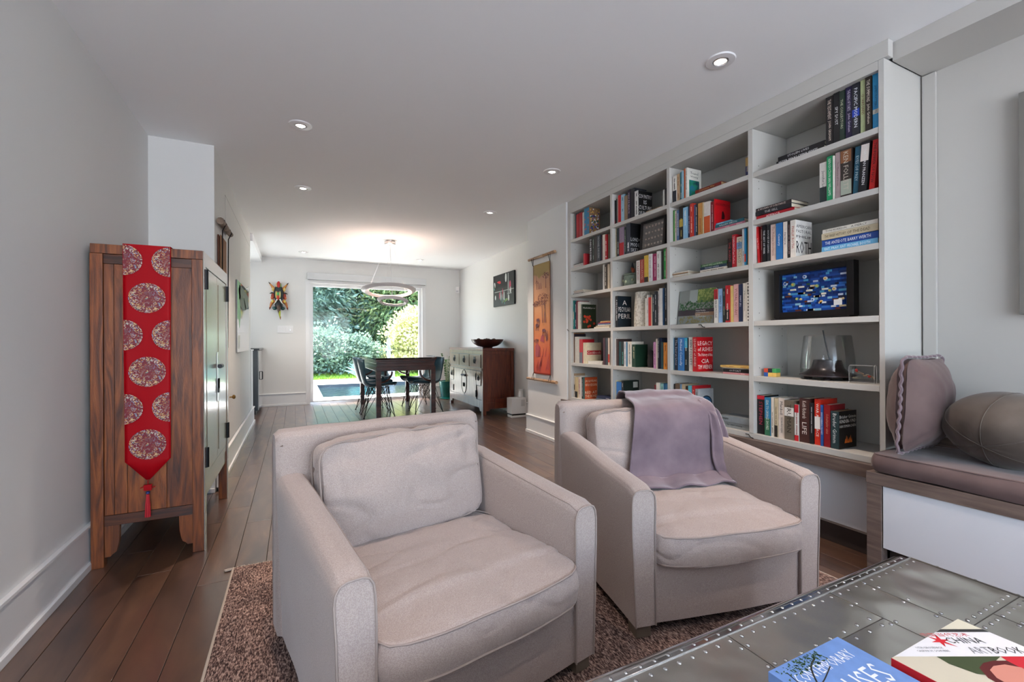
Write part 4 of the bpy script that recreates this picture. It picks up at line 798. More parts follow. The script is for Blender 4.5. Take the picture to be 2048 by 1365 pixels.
# framed relief built of small toy bricks (a plain abstract panel of the same colours)
e = T('brick_relief', 'black deep frame around a blue relief panel of small plastic bricks', 'frame', (2.60, 1.525, 1.1954))
fr = M().box(0, .05, -.215, -.18, .012, .300).box(0, .05, .18, .215, .012, .300).box(0, .05, -.18, .18, .270, .300).box(0, .05, -.18, .18, .012, .046)
mk('frame', fr, BLACKP, e, bevel=.003); mk('stand', M().box(-.012, .07, -.20, .20, 0, .012).box(-.03, 0, -.12, .215, 0, .008), BLACKP, e, bevel=.002)
mk('backing', M().box(.030, .040, -.18, .18, .046, .270), mat('blue_plastic', '14408a', .25), e)
PL = colmat('toy_plastic', .25)
rb = random.Random(9)
for j in range(18):
    z = .048+j*.0122; y = -.178; m = M()
    while y < .176:
        L = rb.choice((.016, .024, .032, .048)); L = min(L, .178-y)
        mk('tile', M().box(.024, .030, y+.0004, y+L-.0004, z, z+.0116), PL, e, color=rb.choice(['1b4a9e', '1b4a9e', '123478', '2a6ac0', '0f2a66', '4a9ac8', '1f57b4', '7fb4cc', '103070'])) if rb.random() < .75 else None
        y += L
for k in range(15):
    y = -.155+.0222*k; z = rb.uniform(.075, .25); rr = rb.choice((.006, .008, .010, .012)); c1_, c2_ = rb.choice((('dcd8c4', 'd8a850'), ('7fae8a', 'd8b050'), ('d8cf9a', 'd8902a'), ('c8d4e0', '2a5ab0')))
    for q, (r1_, cc) in enumerate(((rr, c1_), (rr*.5, c2_))): mk('round_plate', M().prism([(y+r1_*math.cos(a*.5236), z+r1_*math.sin(a*.5236)) for a in range(12)], 0, .018-.003*q, .024), PL, e, color=cc)
for k in range(44):
    y = rb.uniform(-.175, .14); z = .048+.0122*rb.randrange(17); mk('tile', M().box(.018, .0238, y, y+rb.choice((.016, .024, .032)), z+.001, z+.0106), PL, e, color=rb.choice(['c8d4e0', 'dcdcc8', 'b8c8e0', 'd8c8a0', '1a2038', '1a3a8a', '2f5a34', '5a2f24']))
mk('name_card', M().box(.002, .004, -.158, -.118, .070, .100), PL, e, color='d8dadc')
# glass lantern with dark flared base
e = T('glass_oil_lamp', 'clear glass hurricane lamp on a flared dark wooden base', 'lamp', (2.685, 1.487, .8584))
WEN = mat('wenge', '241a19', .3, ramp=[(.3, '1a1312'), (.7, '35282a')], scale=(2, 20, 20), coat=.4)
mk('base', M().lathe([(.0, .016), (.128, .016), (.135, .020), (.133, .026), (.100, .040), (.078, .065), (.066, .100), (.066, .106), (.062, .108), (.0, .108)], 36), WEN, e, smooth=35)
for k in range(4): a = .5+k*1.571; mk('foot', M().lathe([(.020, 0), (.022, .008), (.016, .0158)], 14, (.09*math.cos(a), .09*math.sin(a), 0)), WEN, e, smooth=40)
mk('glass_shade', M().lathe([(.128, .030), (.130, .06), (.126, .12), (.112, .24), (.108, .245), (.110, .238), (.123, .12), (.127, .06)], 40, caps=False), CLEAR, e, smooth=60)
mk('glass_tube', M().lathe([(.010, .024), (.010, .085), (.0, .086)], 14, (-.07, .004, 0)), CLEAR, e, smooth=40)
mk('rod', M().tube([(.0, -.012, .109), (-.01, .002, .20), (-.02, .010, .275)], .0038, 8), BLACKP, e, smooth=True)
mk('wick_holder', M().lathe([(.008, .108), (.008, .118), (.003, .122), (.002, .132)], 12, (0, .02, 0)), WHITEP, e, smooth=40)
# acrylic block
e = T('acrylic_award', 'clear acrylic block with a small model picture inside', 'ornament', (2.565, 1.245, .8584), rz=R(4))
def archpoly(w, h, r, n=8):
    P = [(-w/2, 0), (w/2, 0)]
    for s, a0 in ((1, 0), (-1, 90)):
        for k in range(n+1): a = R(a0+90*k/n); P.append((s*(w/2-r)+r*math.cos(a), h-r+r*math.sin(a)))
    return P
mk('block', M().prism([(x+.02, z) for x, z in archpoly(.026, .092, .012)], 1, -.036, .072), CLEAR, e, smooth=35)
mk('edge_outline', M().tube([(x+.02, -.0365, z+.0006) for x, z in archpoly(.026, .092, .012)], .0009, 5, closed=True).tube([(.0066, .0715, .001), (.0066, .0715, .084), (.0068, .066, .0905), (.0068, -.03, .0905)], .0007, 5), mat('bright_edge', (.9, .92, .92), .2), e, smooth=True)
m = M()
for k in range(14): t_ = k/13; m.ell((.020, .045-.075*t_, .056-.028*t_+rb.uniform(-.006, .006)), (.003, .006, .005), 7, 5)
mk('inner_model', m, mat('model_tan', '8f7a64', .6), e, smooth=True)
mk('inner_model_red', M().ell((.016, .042, .064), (.003, .007, .009), 8, 6).ell((.016, -.012, .036), (.003, .007, .006), 8, 6), mat('model_red', 'c0281e', .5), e, smooth=True)
m = M()
addtext(m, 'MADE IT', (.012, .058, .022), (0, -1, 0), (0, 0, 1), .036, .009)
mk('inner_lettering', m, PRINT, e, color='d8d0a8')
e = T('puzzle_cube', 'small wooden puzzle cube of coloured blocks', 'toy', (2.60, 1.752, .8584), rz=R(6))
k = 0
for j, row in enumerate((('e0b860', 'e0b860', '2a5aa8'), ('4aa060', '2a3238', 'c84a34'))):
    for i_, c in enumerate(row):
        for q in range(2): mk('block', M().box(-.024+q*.0245, -.0005+q*.0245, -.036+i_*.0245, -.012+i_*.0245, j*.0245, j*.0245+.024), PAINT, e, bevel=.0012, seg=1, color=c)
# ================================================================ CUSHION SHAPES
def cushion(w, d, he, crown, cx=0, cy=0, cz=0, n=26, bulge=.012, ex=5, wr=.004, seed=0, sag=None, botcrown=.5):
    # box cushion: w(x) d(y) he(edge height), domed top and bottom, rounded corners
    bm = bmesh.new(); bmesh.ops.create_cube(bm, size=2)
    bmesh.ops.subdivide_edges(bm, edges=bm.edges, cuts=n-2, use_grid_fill=True)
    off = Vector((seed*13.1, seed*7.7, seed*3.3))
    for v in bm.verts:
        x, y, z = v.co
        rx = (abs(x)**ex+abs(y)**ex)**(1/ex); mxy = max(abs(x), abs(y), 1e-6)
        k = (mxy/rx) if rx > 0 else 1
        X = x*k; Y = y*k; q = max(0, 1-abs(x)**3.2)*max(0, 1-abs(y)**3.2)
        side = 1+bulge/w*2*(1-z*z)*1.6
        side2 = 1+bulge/d*2*(1-z*z)*1.6
        p = Vector((X*w/2*side, Y*d/2*side2, z*he/2+(crown*q if z > 0 else -crown*botcrown*q)*abs(z)))
        f = noise.noise(p*4+off)*wr*1.6+noise.noise(Vector((p.x*3, p.y*14, p.z*6))+off)*wr
        f += noise.noise(Vector((p.x*22, p.y*6, p.z*9))+off)*wr*.5
        cn = noise.noise(Vector((p.x*3.2+p.y*1.5, p.y*8, p.z*5))+off*1.7); cn2 = noise.noise(Vector((p.x*9, p.y*3.5, p.z*7))+off*2.3); f -= wr*.75*max(0, 1-9*abs(cn))+wr*.4*max(0, 1-8*abs(cn2))
        nn = Vector((x*abs(x)**3, y*abs(y)**3, z*abs(z)**3)).normalized(); p += nn*f
        if sag: p = sag(p, x, y, z)
        v.co = p+Vector((cx, cy, cz))
    m = M(); bm.verts.ensure_lookup_table(); m.v = [tuple(v.co) for v in bm.verts]; m.f = [tuple(v.index for v in f.verts) for f in bm.faces]; bm.free()
    return m
def ring(w, d, z, ex=5, n=64, g=1.0):
    P = []
    for i in range(n):
        a = 2*math.pi*i/n; c, s = math.cos(a), math.sin(a); k = 1/((abs(c)**ex+abs(s)**ex)**(1/ex)); P.append(Vector((w/2*c*k*g, d/2*s*k*g, z)))
    return P
# ================================================================ ARMCHAIRS
def armchair(lab, loc, rz, seed):
    e = T('armchair', lab, 'armchair', (loc[0], loc[1], .012), rz=rz, group='linen club armchairs')
    W_, D_ = .832, .85; a = .095; xi = W_/2-a
    def armtop(y): return .545+.058*min(1, y/.66)**1.15
    for s in (-1, 1):
        # arm lofted front to back with a rounded top
        def f(u, v, s=s):
            y = .004+u*.765; zt = armtop(y)-(.012 if u < .001 else 0); w = a*(1 if y < .6 else 1)
            # cross section around: outer bottom -> outer top -> inner top -> inner bottom
            P = [(0, .045), (0, .16), (0, .30), (0, zt-.05), (.004, zt-.022), (.014, zt-.006), (.030, zt), (w-.030, zt), (w-.014, zt-.006), (w-.004, zt-.022), (w, zt-.05), (w, .30), (w, .16), (w, .045)]
            t = v*(len(P)-1); i = min(int(t), len(P)-2); fr = t-i
            px = P[i][0]*(1-fr)+P[i+1][0]*fr; pz = P[i][1]*(1-fr)+P[i+1][1]*fr
            bow = .006*math.sin(math.pi*min(1, u*1.1))*math.sin(math.pi*min(1, pz/zt)); side = -1 if v < .5 else 1
            px += bow*side; px += .004*noise.noise(Vector((y*5, pz*7, s*3+seed)))
            taper = .018*(1-pz/.55)*(1 if v < .5 else 0)   # slipcover flares in at the foot
            X = (W_/2-px-taper) if s > 0 else -(W_/2-px-taper)
            return (X, y, pz)
        nv = 40; m = M().grid(f, 22, nv)
        # front face and rear face
        m.f.append(tuple(range(nv))); m.f.append(tuple(21*nv+i for i in range(nv))[::-1])
        mk('arm', m, LINEN, e, smooth=55, bevel=0)
        # welt around the front panel, twin stitched seams
        P = [f(0, i/59) for i in range(60)]
        mk('arm_welt', M().tube([(p[0]*.9985, .002, p[2]) for p in P], .0032, 6), LINENSEAM, e, smooth=True)
        P = [f(i/24, .5+.5*(9/13-.5)*2*.70) for i in range(24)]
        mk('arm_seam', M().tube([(p[0]+(-.0005 if s > 0 else .0005), p[1]+.004, p[2]+.0008) for p in P], .0016, 5), LINENSEAM, e, smooth=True)
    # back: full width, raked
    def bf(u, v):
        x = (u-.5)*W_*(1-.0); z = None
        P = [(.700, .045), (.700, .30), (.712, .55), (.722, .70), (.728, .730), (.745, .748), (.775, .752), (.815, .748), (.832, .730), (.838, .70), (.845, .50), (.845, .25), (.838, .045)]
        t = v*(len(P)-1); i = min(int(t), len(P)-2); fr = t-i
        y = P[i][0]*(1-fr)+P[i+1][0]*fr; z = P[i][1]*(1-fr)+P[i+1][1]*fr
        edge = min(1, (.5-abs(u-.5))/.035); y = .77+(y-.77)*(1-.35*(1-edge)**2)
        if z > .70: z -= .016*(1-edge)**2
        z += .005*noise.noise(Vector((x*6, z*3, seed)))*(1 if z > .6 else 0); y += .006*noise.noise(Vector((x*5, z*5, seed+2)))
        return (x, y, z)
    nv = 49; m = M().grid(bf, 40, nv); m.f.append(tuple(range(nv))); m.f.append(tuple(39*nv+i for i in range(nv))[::-1])
    mk('back', m, LINEN, e, smooth=50)
    # front base panel, seat deck and skirts
    def ff(u, v):
        x = (u-.5)*(2*xi+.002); z = .045+v*.245; return (x, .014+.006*math.sin(math.pi*u)*-1+.004*noise.noise(Vector((x*5, z*5, seed))), z)
    mk('front_panel', M().grid(ff, 24, 10).box(-xi, xi, .02, .70, .06, .285), LINEN, e, smooth=40)
    mk('underside', M().box(-W_/2+.03, W_/2-.03, .02, .82, .042, .056), DARKKICK, e)
    # seat cushion
    def sag(p, x, y, z):
        if z > 0: p.z -= .012*math.exp(-((x)**2+(y-.2)**2)*2)
        if y < -.6: p.z -= .006*(z > 0)
        p.y -= .016*(1-x*x)*(1 if y < -.9 else 0)
        return p
    cw, cd_, ch = 2*xi-.004, .60, .115
    sc = mk('seat_cushion', cushion(cw, cd_, ch, .032, 0, .262, .318, n=56, bulge=.006, ex=9, wr=.0058, seed=seed, sag=sag), LINEN, e, smooth=70)
    for z, g in ((.372, 1.001), (.266, 1.0)):
        P = [Vector((p.x, p.y+.262-.016*(1-(2*p.x/cw)**2)*(1 if p.y < -cd_*.44 else 0), z-(.006 if p.y < -.18 and z > .3 else 0)+.003*noise.noise(p*8))) for p in ring(cw+.004, cd_+.004, 0, ex=9, g=g)]
        mk('piping', M().tube(P, .0034, 6, closed=True), LINENSEAM, sc, smooth=True)
    # back cushion leaning on the back
    bm_ = cushion(cw-.03, .36, .125, .038, 0, 0, 0, n=50, bulge=.008, ex=8, wr=.010, seed=seed+5, botcrown=.6)
    RM = Matrix.Translation((-.006 if seed % 2 else .006, .600, .545)) @ Matrix.Rotation(R(-98+180), 4, 'X') @ Matrix.Rotation(R(1.5), 4, 'Z')
    bm_.v = [tuple(RM @ Vector(p)) for p in bm_.v]
    bc_ = mk('back_cushion', bm_, LINEN, e, smooth=70)
    for z in (.058, -.058):
        mk('piping', M().tube([RM @ p for p in ring(cw-.026, .364, z, ex=8, g=1.0)], .0032, 6, closed=True), LINENSEAM, bc_, smooth=True)
    for sx in (-1, 1):
        for yy in (.045, .80): mk('foot', M().box(sx*(W_/2-.055)-.030, sx*(W_/2-.055)+.030, yy-.030, yy+.030, 0, .055), mat('grey_oak_foot', '6b5f52', .5), e, bevel=.003)
    return e
c1 = armchair('cream linen armchair nearest the camera, empty seat', (.482, 1.124), R(10.6), 1)
c2 = armchair('cream linen armchair by the bookcase with mauve throw over its back', (1.474, 1.153), R(-12), 2)
# throw blanket over the second chair, built in that chair's own axes
e = T('throw_blanket', 'mauve fleece throw draped over the back of the bookcase-side armchair', 'blanket', (1.474, 1.153, .012), rz=R(-12))
PR = smoothpath([(0, .872, .42), (0, .868, .60), (0, .862, .72), (0, .835, .778), (0, .78, .786), (0, .725, .782), (0, .685, .765), (0, .60, .755), (0, .53, .735), (0, .500, .68), (0, .488, .58), (0, .478, .48), (0, .455, .418), (0, .405, .397), (0, .36, .392)], 6)
def tf(u, v, layer=0):
    t = v*(len(PR)-1); i = min(int(t), len(PR)-2); fr = t-i; p = PR[i].lerp(PR[i+1], fr)
    low = max(0, (v-.55)/.45)
    x0 = -.035-.165*min(1, max(0, (v-.30)/.62)); x1 = .335-.02*low
    x = x0+(x1-x0)*u
    fold = (math.sin(u*16+v*3+layer)*.5+math.sin(u*31+2*v)*.25)*(.004+.013*low**1.3)
    fold += .012*noise.noise(Vector((u*3, v*5, 1+layer)))
    y = p.y-fold*(.7 if v > .5 else -.3)-.012*low; z = p.z+(abs(fold)*.9 if .2 < v < .62 else 0)+.014*layer
    if v > .86: z += .006+.012*abs(math.sin(u*9)); x += .03*math.sin(u*3)*(v-.86)
    if low > .8: z += .02*(u-.4)*(low-.8)*-1
    return (x, y, z)
mk('throw', M().grid(lambda u, v: tf(u, v), 46, 84), FLEECE, e, smooth=True, solid=.007, subd=0)
def tf2(u, v):
    # second folded layer tumbling to the right
    P_ = [(.29, .56, .745), (.325, .50, .70), (.335, .47, .60), (.345, .455, .50), (.355, .43, .43), (.335, .38, .405)]
    t = v*5; i = min(int(t), 4); fr = t-i; a = Vector(P_[i]).lerp(Vector(P_[i+1]), fr); w = .045+.075*min(1, v*1.4)
    return (a.x-.03+w*(u-.3)+.008*math.sin(v*7), a.y-.012+.018*math.sin(u*9+v*2)+.02*u, a.z+.010*math.sin(u*8+1)+.02*(u-.5))
mk('throw_fold', M().grid(tf2, 16, 34), FLEECE, e, smooth=True, solid=.007)
mk('hem', M().tube([Vector(tf(0, i/60))+Vector((0, -.003, .003)) for i in range(61)], .0042, 6), FLEECE, e, smooth=True)
# ================================================================ RUG
RUGM = mat('rug_weave', '574a48', .95, ramp=[(.36, '3c3232'), (.48, '76645f'), (.58, 'a8938a'), (.70, 'd0c0b4')], scale=(1.1, .35, 1), ns=230, det=3, dist=.3, bump=.5, bs=300, bd=.004, spec=.1)
nt = RUGM.node_tree; nn = nt.nodes; tc = nn.new('ShaderNodeTexCoord'); t2 = nn.new('ShaderNodeTexNoise'); t2.inputs['Scale'].default_value = 6; t2.inputs['Detail'].default_value = 8; t2.inputs['Roughness'].default_value = .75
rp = nn.new('ShaderNodeValToRGB'); rp.color_ramp.elements[0].position = .36; rp.color_ramp.elements[0].color = (.42, .36, .36, 1); rp.color_ramp.elements[1].position = .66; rp.color_ramp.elements[1].color = (1.25, 1.05, .95, 1)
mx = nn.new('ShaderNodeMix'); mx.data_type = 'RGBA'; mx.blend_type = 'MULTIPLY'; mx.inputs[0].default_value = .75
bs = nn['Principled BSDF']; src = bs.inputs['Base Color'].links[0].from_socket
nt.links.new(tc.outputs['Object'], t2.inputs[0]); nt.links.new(t2.outputs[0], rp.inputs[0]); nt.links.new(src, mx.inputs[6]); nt.links.new(rp.outputs[0], mx.inputs[7]); nt.links.new(mx.outputs[2], bs.inputs['Base Color'])
rug = T('area_rug', 'worn brown and rust woven rug under the armchairs', 'rug', (.96, 1.2, 0))
mk('rug_body', M().box(-1.225, 1.215, -2.2, 1.285, .0008, .0105), RUGM, rug, bevel=.003)
CREAMY = mat('cream_binding', 'b8aa9c', .9)
mk('edge_binding', M().tube([(-1.227, -2.2, .007), (-1.229, -.5, .007), (-1.227, 1.287, .007)], .0055, 6), CREAMY, rug, smooth=True); mk('edge_binding', M().tube([(1.218, -2.2, .007), (1.218, 1.287, .007)], .0045, 6), CREAMY, rug, smooth=True)
fr = M(); rb = random.Random(4)
for k in range(520):
    x = -1.225+k*2.44/520; fr.tube([(x, 1.283, .006), (x+rb.uniform(-.004, .004), 1.298, .004), (x+rb.uniform(-.008, .008), 1.303+rb.uniform(0, .010), .0025)], .0016, 4)
o = mk('fringe', fr, CREAMY, rug); o['kind'] = 'stuff'
mk('corner_knot', M().tube([(-1.215, 1.286, .006), (-1.245, 1.29, .006), (-1.262, 1.284, .006), (-1.258, 1.276, .006), (-1.235, 1.282, .006)], .0045, 6), CREAMY, rug, smooth=True)
# ================================================================ TALL CABINET
e = T('tall_cabinet', 'tall antique elm wood cabinet against the left wall', 'cabinet', (-.655, 3.24, 0))
X0, X1, Y0, Y1 = -.222, .228, -.455, .455; HT = 1.555
def cb(n, x0, x1, y0, y1, z0, z1, m=ELM, bev=.003, **k): return mk(n, M().box(x0, x1, y0, y1, z0, z1), m, e, bevel=bev, **k)
for (x, y) in ((X0, Y0), (X1-.05, Y0), (X0, Y1-.05), (X1-.05, Y1-.05)): cb('leg', x, x+.048, y, y+.05, 0, HT-.046)
for y, d_ in ((Y0, 1), (Y1, -1)):   # side frames
    ya, yb = sorted((y+.004*d_, y+.034*d_))
    cb('side_rail', X0+.0485, X1-.0505, ya, yb, .195, .245, ELMDARK); cb('side_rail', X0+.0485, X1-.0505, ya, yb, 1.462, 1.508, ELMDARK)
    xs = [X0+.0485, -.135, -.085, .070, X1-.0505]
    for a, b in zip(xs, xs[1:]): cb('side_board', a+.0008, b-.0008, min(y+.010*d_, y+.026*d_), max(y+.010*d_, y+.026*d_), .2455, 1.4615, ELM, .0015)
cb('top_board', X0+.001, X1-.001, Y0+.001, Y1-.001, HT-.045, HT, ELM)
def bracket(sx, x0):
    P = [(0, .195), (.058, .195), (.056, .12), (.050, .085), (.044, .065), (.030, .055), (.022, .045), (.0, .045)]
    return [(x0+sx*p[0], p[1]) for p in P]
mk('bracket', M().prism(bracket(1, X0+.0485), 1, Y0+.008, Y0+.032), ELM, e, bevel=.002); mk('bracket', M().prism(bracket(-1, X1-.0505), 1, Y0+.008, Y0+.032), ELM, e, bevel=.002)
# front (faces +x): frame, two doors, hardware
cb('front_rail', X1-.028, X1-.002, Y0+.051, Y1-.051, HT-.075, HT-.0455, LACQ); cb('front_rail', X1-.028, X1-.002, Y0+.051, Y1-.051, .335, .375, LACQ)
cb('front_apron', X1-.026, X1-.006, Y0+.051, Y1-.051, .255, .334, LACQ)
cb('front_skin', X1-.0015, X1+.0035, Y0, Y0+.049, .0, HT-.001, LACQ, .001); cb('front_skin', X1-.0015, X1+.0035, Y1-.049, Y1, .0, HT-.001, LACQ, .001)
cb('front_skin', X1-.0015, X1+.0030, Y0+.050, Y1-.050, HT-.075, HT-.001, LACQ, .001)
for a, b in ((Y0+.0515, -.002), (.002, Y1-.0515)):
    d_ = cb('door', X1-.020, X1-.001, a, b, .377, HT-.077, LACQ)
    mk('door_panel', M().box(X1-.0008, X1+.0012, a+.045, b-.045, .42, HT-.12), LACQ, d_, bevel=.001)
for y in (Y0+.05, Y1-.05):
    for z in (.42, 1.36): mk('hinge', M().box(X1, X1+.010, y-.012, y+.012, z, z+.105).tube([(X1+.011, y, z), (X1+.011, y, z+.105)], .005, 8), IRON, e, smooth=40)
mk('lock_plate', M().box(X1+.001, X1+.0045, -.032, .032, .72, 1.02), STEEL, e, bevel=.002)
mk('latch', M().tube([(X1+.018, -.034, .935), (X1+.018, .034, .935)], .013, 10).box(X1, X1+.02, -.014, .014, .925, .945), IRON, e, smooth=40)
for y in (-.013, .013): mk('key', M().tube([(X1+.008, y, .86), (X1+.008, y, .80)], .004, 6).box(X1+.005, X1+.011, y-.009, y+.009, .775, .80), IRON, e)
cb('inner_bottom', X0+.05, X1-.03, Y0+.05, Y1-.05, .30, .335, ELMDARK, 0)
cb('back_panel', X0+.002, X0+.014, Y0+.051, Y1-.051, .25, 1.50, ELMDARK, 0)
# ---- red runner draped over the cabinet
e = T('table_runner', 'red silk runner with woven medallions hanging down the tall cabinet', 'runner', (-.655, 2.7785, 0))
RED = mat('red_silk', 'a80312', .55, bump=.10, bs=12, bd=.02, spec=.15)
def rs(u, v):
    x = -.094+.188*u; z = 1.561-v*1.061
    x2 = x*(1-.05*v); return (x2, -.0035-.003*math.sin(u*5+v*6)*v-.002*abs(math.sin(v*21))*.6, z)
m = M().grid(rs, 14, 40); N = len(m.v)
for i in range(14):
    u = i/13; p = rs(u, 1); zt = .500-.104*(1-abs(2*u-1)); m.v.append((p[0], p[1]-.001, zt))
for i in range(13): m.f.append((i*40+39, (i+1)*40+39, N+i+1, N+i))
k0 = len(m.v)
for i in range(14): p = rs(i/13, 0); m.v.append((p[0], .48, 1.5605))
for i in range(13): m.f.append((i*40, k0+i, k0+i+1, (i+1)*40))
mk('silk', m, RED, e, smooth=50, solid=.0016)
mk('edge_hem', M().tube([Vector(rs(0, i/40))+Vector((0, -.001, 0)) for i in range(41)]+[Vector((0, -.005, .396))]+[Vector(rs(1, 1-i/40))+Vector((0, -.001, 0)) for i in range(41)], .0013, 5), RED, e, smooth=True)
def medmat():
    m = bpy.data.materials.new('brocade'); m.use_nodes = True; n = m.node_tree.nodes; l = m.node_tree.links; b = n['Principled BSDF']; b.inputs['Roughness'].default_value = .5
    tc = n.new('ShaderNodeTexCoord'); vo = n.new('ShaderNodeTexVoronoi'); vo.inputs['Scale'].default_value = 95; nz = n.new('ShaderNodeTexNoise'); nz.inputs['Scale'].default_value = 45
    ad = n.new('ShaderNodeMixRGB'); ad.inputs[0].default_value = .07; l.new(tc.outputs['Object'], ad.inputs[1]); l.new(tc.outputs['Object'], nz.inputs[0]); l.new(nz.outputs['Color'], ad.inputs[2]); l.new(ad.outputs[0], vo.inputs[0])
    r1 = n.new('ShaderNodeValToRGB'); r1.color_ramp.interpolation = 'CONSTANT'; l.new(vo.outputs['Color'], r1.inputs[0]); e_ = r1.color_ramp.elements
    cs = [(0, '8e97b0'), (.22, 'd3b27a'), (.42, 'cfc0b4'), (.6, 'c98a55'), (.74, '6f8a86'), (.86, 'd8c8bc')]
    while len(e_) < len(cs): e_.new(.5)
    for i, (p, c) in enumerate(cs): e_[i].position = p; e_[i].color = lin(c)
    r2 = n.new('ShaderNodeValToRGB'); r2.color_ramp.elements[0].position = .42; r2.color_ramp.elements[1].position = .50; l.new(vo.outputs['Distance'], r2.inputs[0])
    # rings: plain ground in the middle band
    ln = n.new('ShaderNodeVectorMath'); ln.operation = 'LENGTH'; l.new(tc.outputs['Object'], ln.inputs[0])
    r3 = n.new('ShaderNodeValToRGB'); l.new(ln.outputs['Value'], r3.inputs[0]); r3.color_ramp.interpolation = 'CONSTANT'; e3 = r3.color_ramp.elements; e3[0].position = 0; e3[0].color = (0, 0, 0, 1); e3[1].position = .006; e3[1].color = (1, 1, 1, 1)
    for p, c in ((.024, .35), (.040, .75), (.052, 0)): q = e3.new(p); q.color = (1-c,)*3+(1,) if c != 0 else (0, 0, 0, 1)
    mp = n.new('ShaderNodeMath'); mp.operation = 'MAXIMUM'; l.new(r2.outputs[0], mp.inputs[0]); mp.inputs[1].default_value = 0
    s2 = n.new('ShaderNodeMath'); s2.operation = 'MULTIPLY'; l.new(r3.outputs[0], s2.inputs[0]); s2.inputs[1].default_value = .8; m2 = n.new('ShaderNodeMath'); m2.operation = 'MAXIMUM'; l.new(mp.outputs[0], m2.inputs[0]); l.new(s2.outputs[0], m2.inputs[1])
    mx = n.new('ShaderNodeMix'); mx.data_type = 'RGBA'; l.new(m2.outputs[0], mx.inputs[0]); l.new(r1.outputs[0], mx.inputs[6]); mx.inputs[7].default_value = lin('7a1426'); l.new(mx.outputs[2], b.inputs['Base Color'])
    return m
BROC = medmat(); r_ = .0735
for zc, half in ((1.482, 1), (1.300, 0), (1.117, 1), (.936, 0), (.757, 1), (.578, 0)):
    for cx in ((-.094, .094) if half else (0,)):
        m = M(); n_ = 40; w2_ = .0925-.0047*(1.56-zc)
        P = []
        for k in range(n_):
            x = cx*(.97)+r_*math.cos(2*math.pi*k/n_); z = r_*math.sin(2*math.pi*k/n_); x = max(-w2_, min(w2_, x)); P.append((x-cx, z))
        m.add([(p[0], 0, p[1]) for p in P]+[(max(-w2_, min(w2_, cx))-cx, 0, 0)], [(k, (k+1) % n_, n_) for k in range(n_)])
        o = mk('medallion', m, BROC, e); o.location = (cx, -.0105, zc)
mk('tassel_knot', M().tube([(-.0, -.008, .398), (0, -.010, .380)], .002, 6).box(-.016, .016, -.016, -.006, .352, .380).tube([(-.030, -.011, .366), (-.012, -.011, .372), (.012, -.011, .362), (.030, -.011, .368)], .0025, 5), RED, e, bevel=.003)
mk('tassel_bead', M().lathe([(.0, 0), (.008, .003), (.008, .012), (0, .015)], 12, (0, -.011, .333)), mat('blue_bead', '2a3a7a', .2), e, smooth=True)
m = M()
for k in range(26): a = k*2.4; q = .009*math.sqrt(k/26); m.tube([(q*.5*math.cos(a), -.012+q*.5*math.sin(a), .332), (q*math.cos(a), -.012+q*math.sin(a), .28), (q*1.25*math.cos(a), -.012+q*1.0*math.sin(a), .221)], .0018, 4)
mk('tassel_fringe', m, mat('red_thread', 'c01020', .6), e, smooth=True)
# ---- hanging log and bark panel on the left wall
e = T('bark_hanging', 'knobbly wooden rod with tanned bark strip hanging on left wall', 'wall hanging', (-.49, 4.2, 1.985))
DRIFT = mat('driftwood', '7a6656', .8, ramp=[(.3, '5a483c'), (.7, '9a8878')], ns=16, bump=.5, bs=50)
mk('rod', M().tube(smoothpath([(.0, -.31, -.012), (.002, -.15, -.004), (-.002, 0, .004), (.0, .12, .002), (.002, .26, .008)], 4), [.026, .025, .023, .022, .024, .022, .021, .022, .023, .021, .020, .020, .022, .021, .019, .020, .020], 10), DRIFT, e, smooth=50)
mk('bark_strip', M().box(-.016, -.010, -.20, .10, -1.0, -.09), mat('tanned_bark', '8a5c3c', .8, ramp=[(.3, '6e4428'), (.6, '9a6f4e'), (.8, 'b08a6a')], scale=(6, 6, 1), ns=5), e, bevel=.002)
mk('bark_backing', M().box(-.026, -.018, -.25, .02, -1.0, -.10), mat('dark_bark', '5a2f1a', .8), e, bevel=.002)
for y in (-.2, .13): mk('cord', M().tube([(.015, y-.03, .015), (.022, y, -.01), (.0, y, -.06), (-.008, y, -.95)], .004, 6), IRON, e, smooth=True)
# ================================================================ METAL TRUNK TABLE
TX0, TX1, TY0, TY1, TZ = .10, 1.615, -.75, .700, .450
e = T('aluminium_trunk_table', 'riveted aluminium trunk coffee table in the foreground', 'table', (.86, 0, .0))
ox = .86
mk('body', M().box(TX0-ox+.004, TX1-ox-.004, TY0+.004, TY1-.004, .02, TZ-.022), ALUD, e, bevel=.018, seg=3)
def rolled(pts, r):
    return M().tube(pts, r, 14)
ez = TZ-.0235
mk('rolled_edge', M().tube([(TX0-ox, TY1-.024, ez), (TX1-ox-.05, TY1-.024, ez)], .0245, 20).box(TX0-ox, TX1-ox-.035, TY1-.046, TY1-.022, TZ-.02, TZ+.0005), ALUD, e, smooth=45)
mk('rolled_edge', M().tube([(TX1-ox-.020, TY0, ez+.004), (TX1-ox-.020, TY1-.05, ez+.004)], .0195, 20), ALUD, e, smooth=45)
mk('corner_cap', M().ell((TX1-ox-.045, TY1-.049, TZ-.048), (.047, .050, .0485), 24, 16), ALUD, e, smooth=True)
sx = [.10, .823, 1.187, 1.314, 1.430, 1.583]
panels = [(.10, .823, -.75, .656), (.823, 1.187, .542, .656), (1.187, 1.314, .10, .656), (1.314, 1.583, .441, .656), (.823, 1.187, -.2, .542), (1.314, 1.430, -.2, .441), (1.430, 1.583, -.2, .441), (.823, 1.583, -.75, -.2), (1.187, 1.314, -.2, .10)]
rb = random.Random(2)
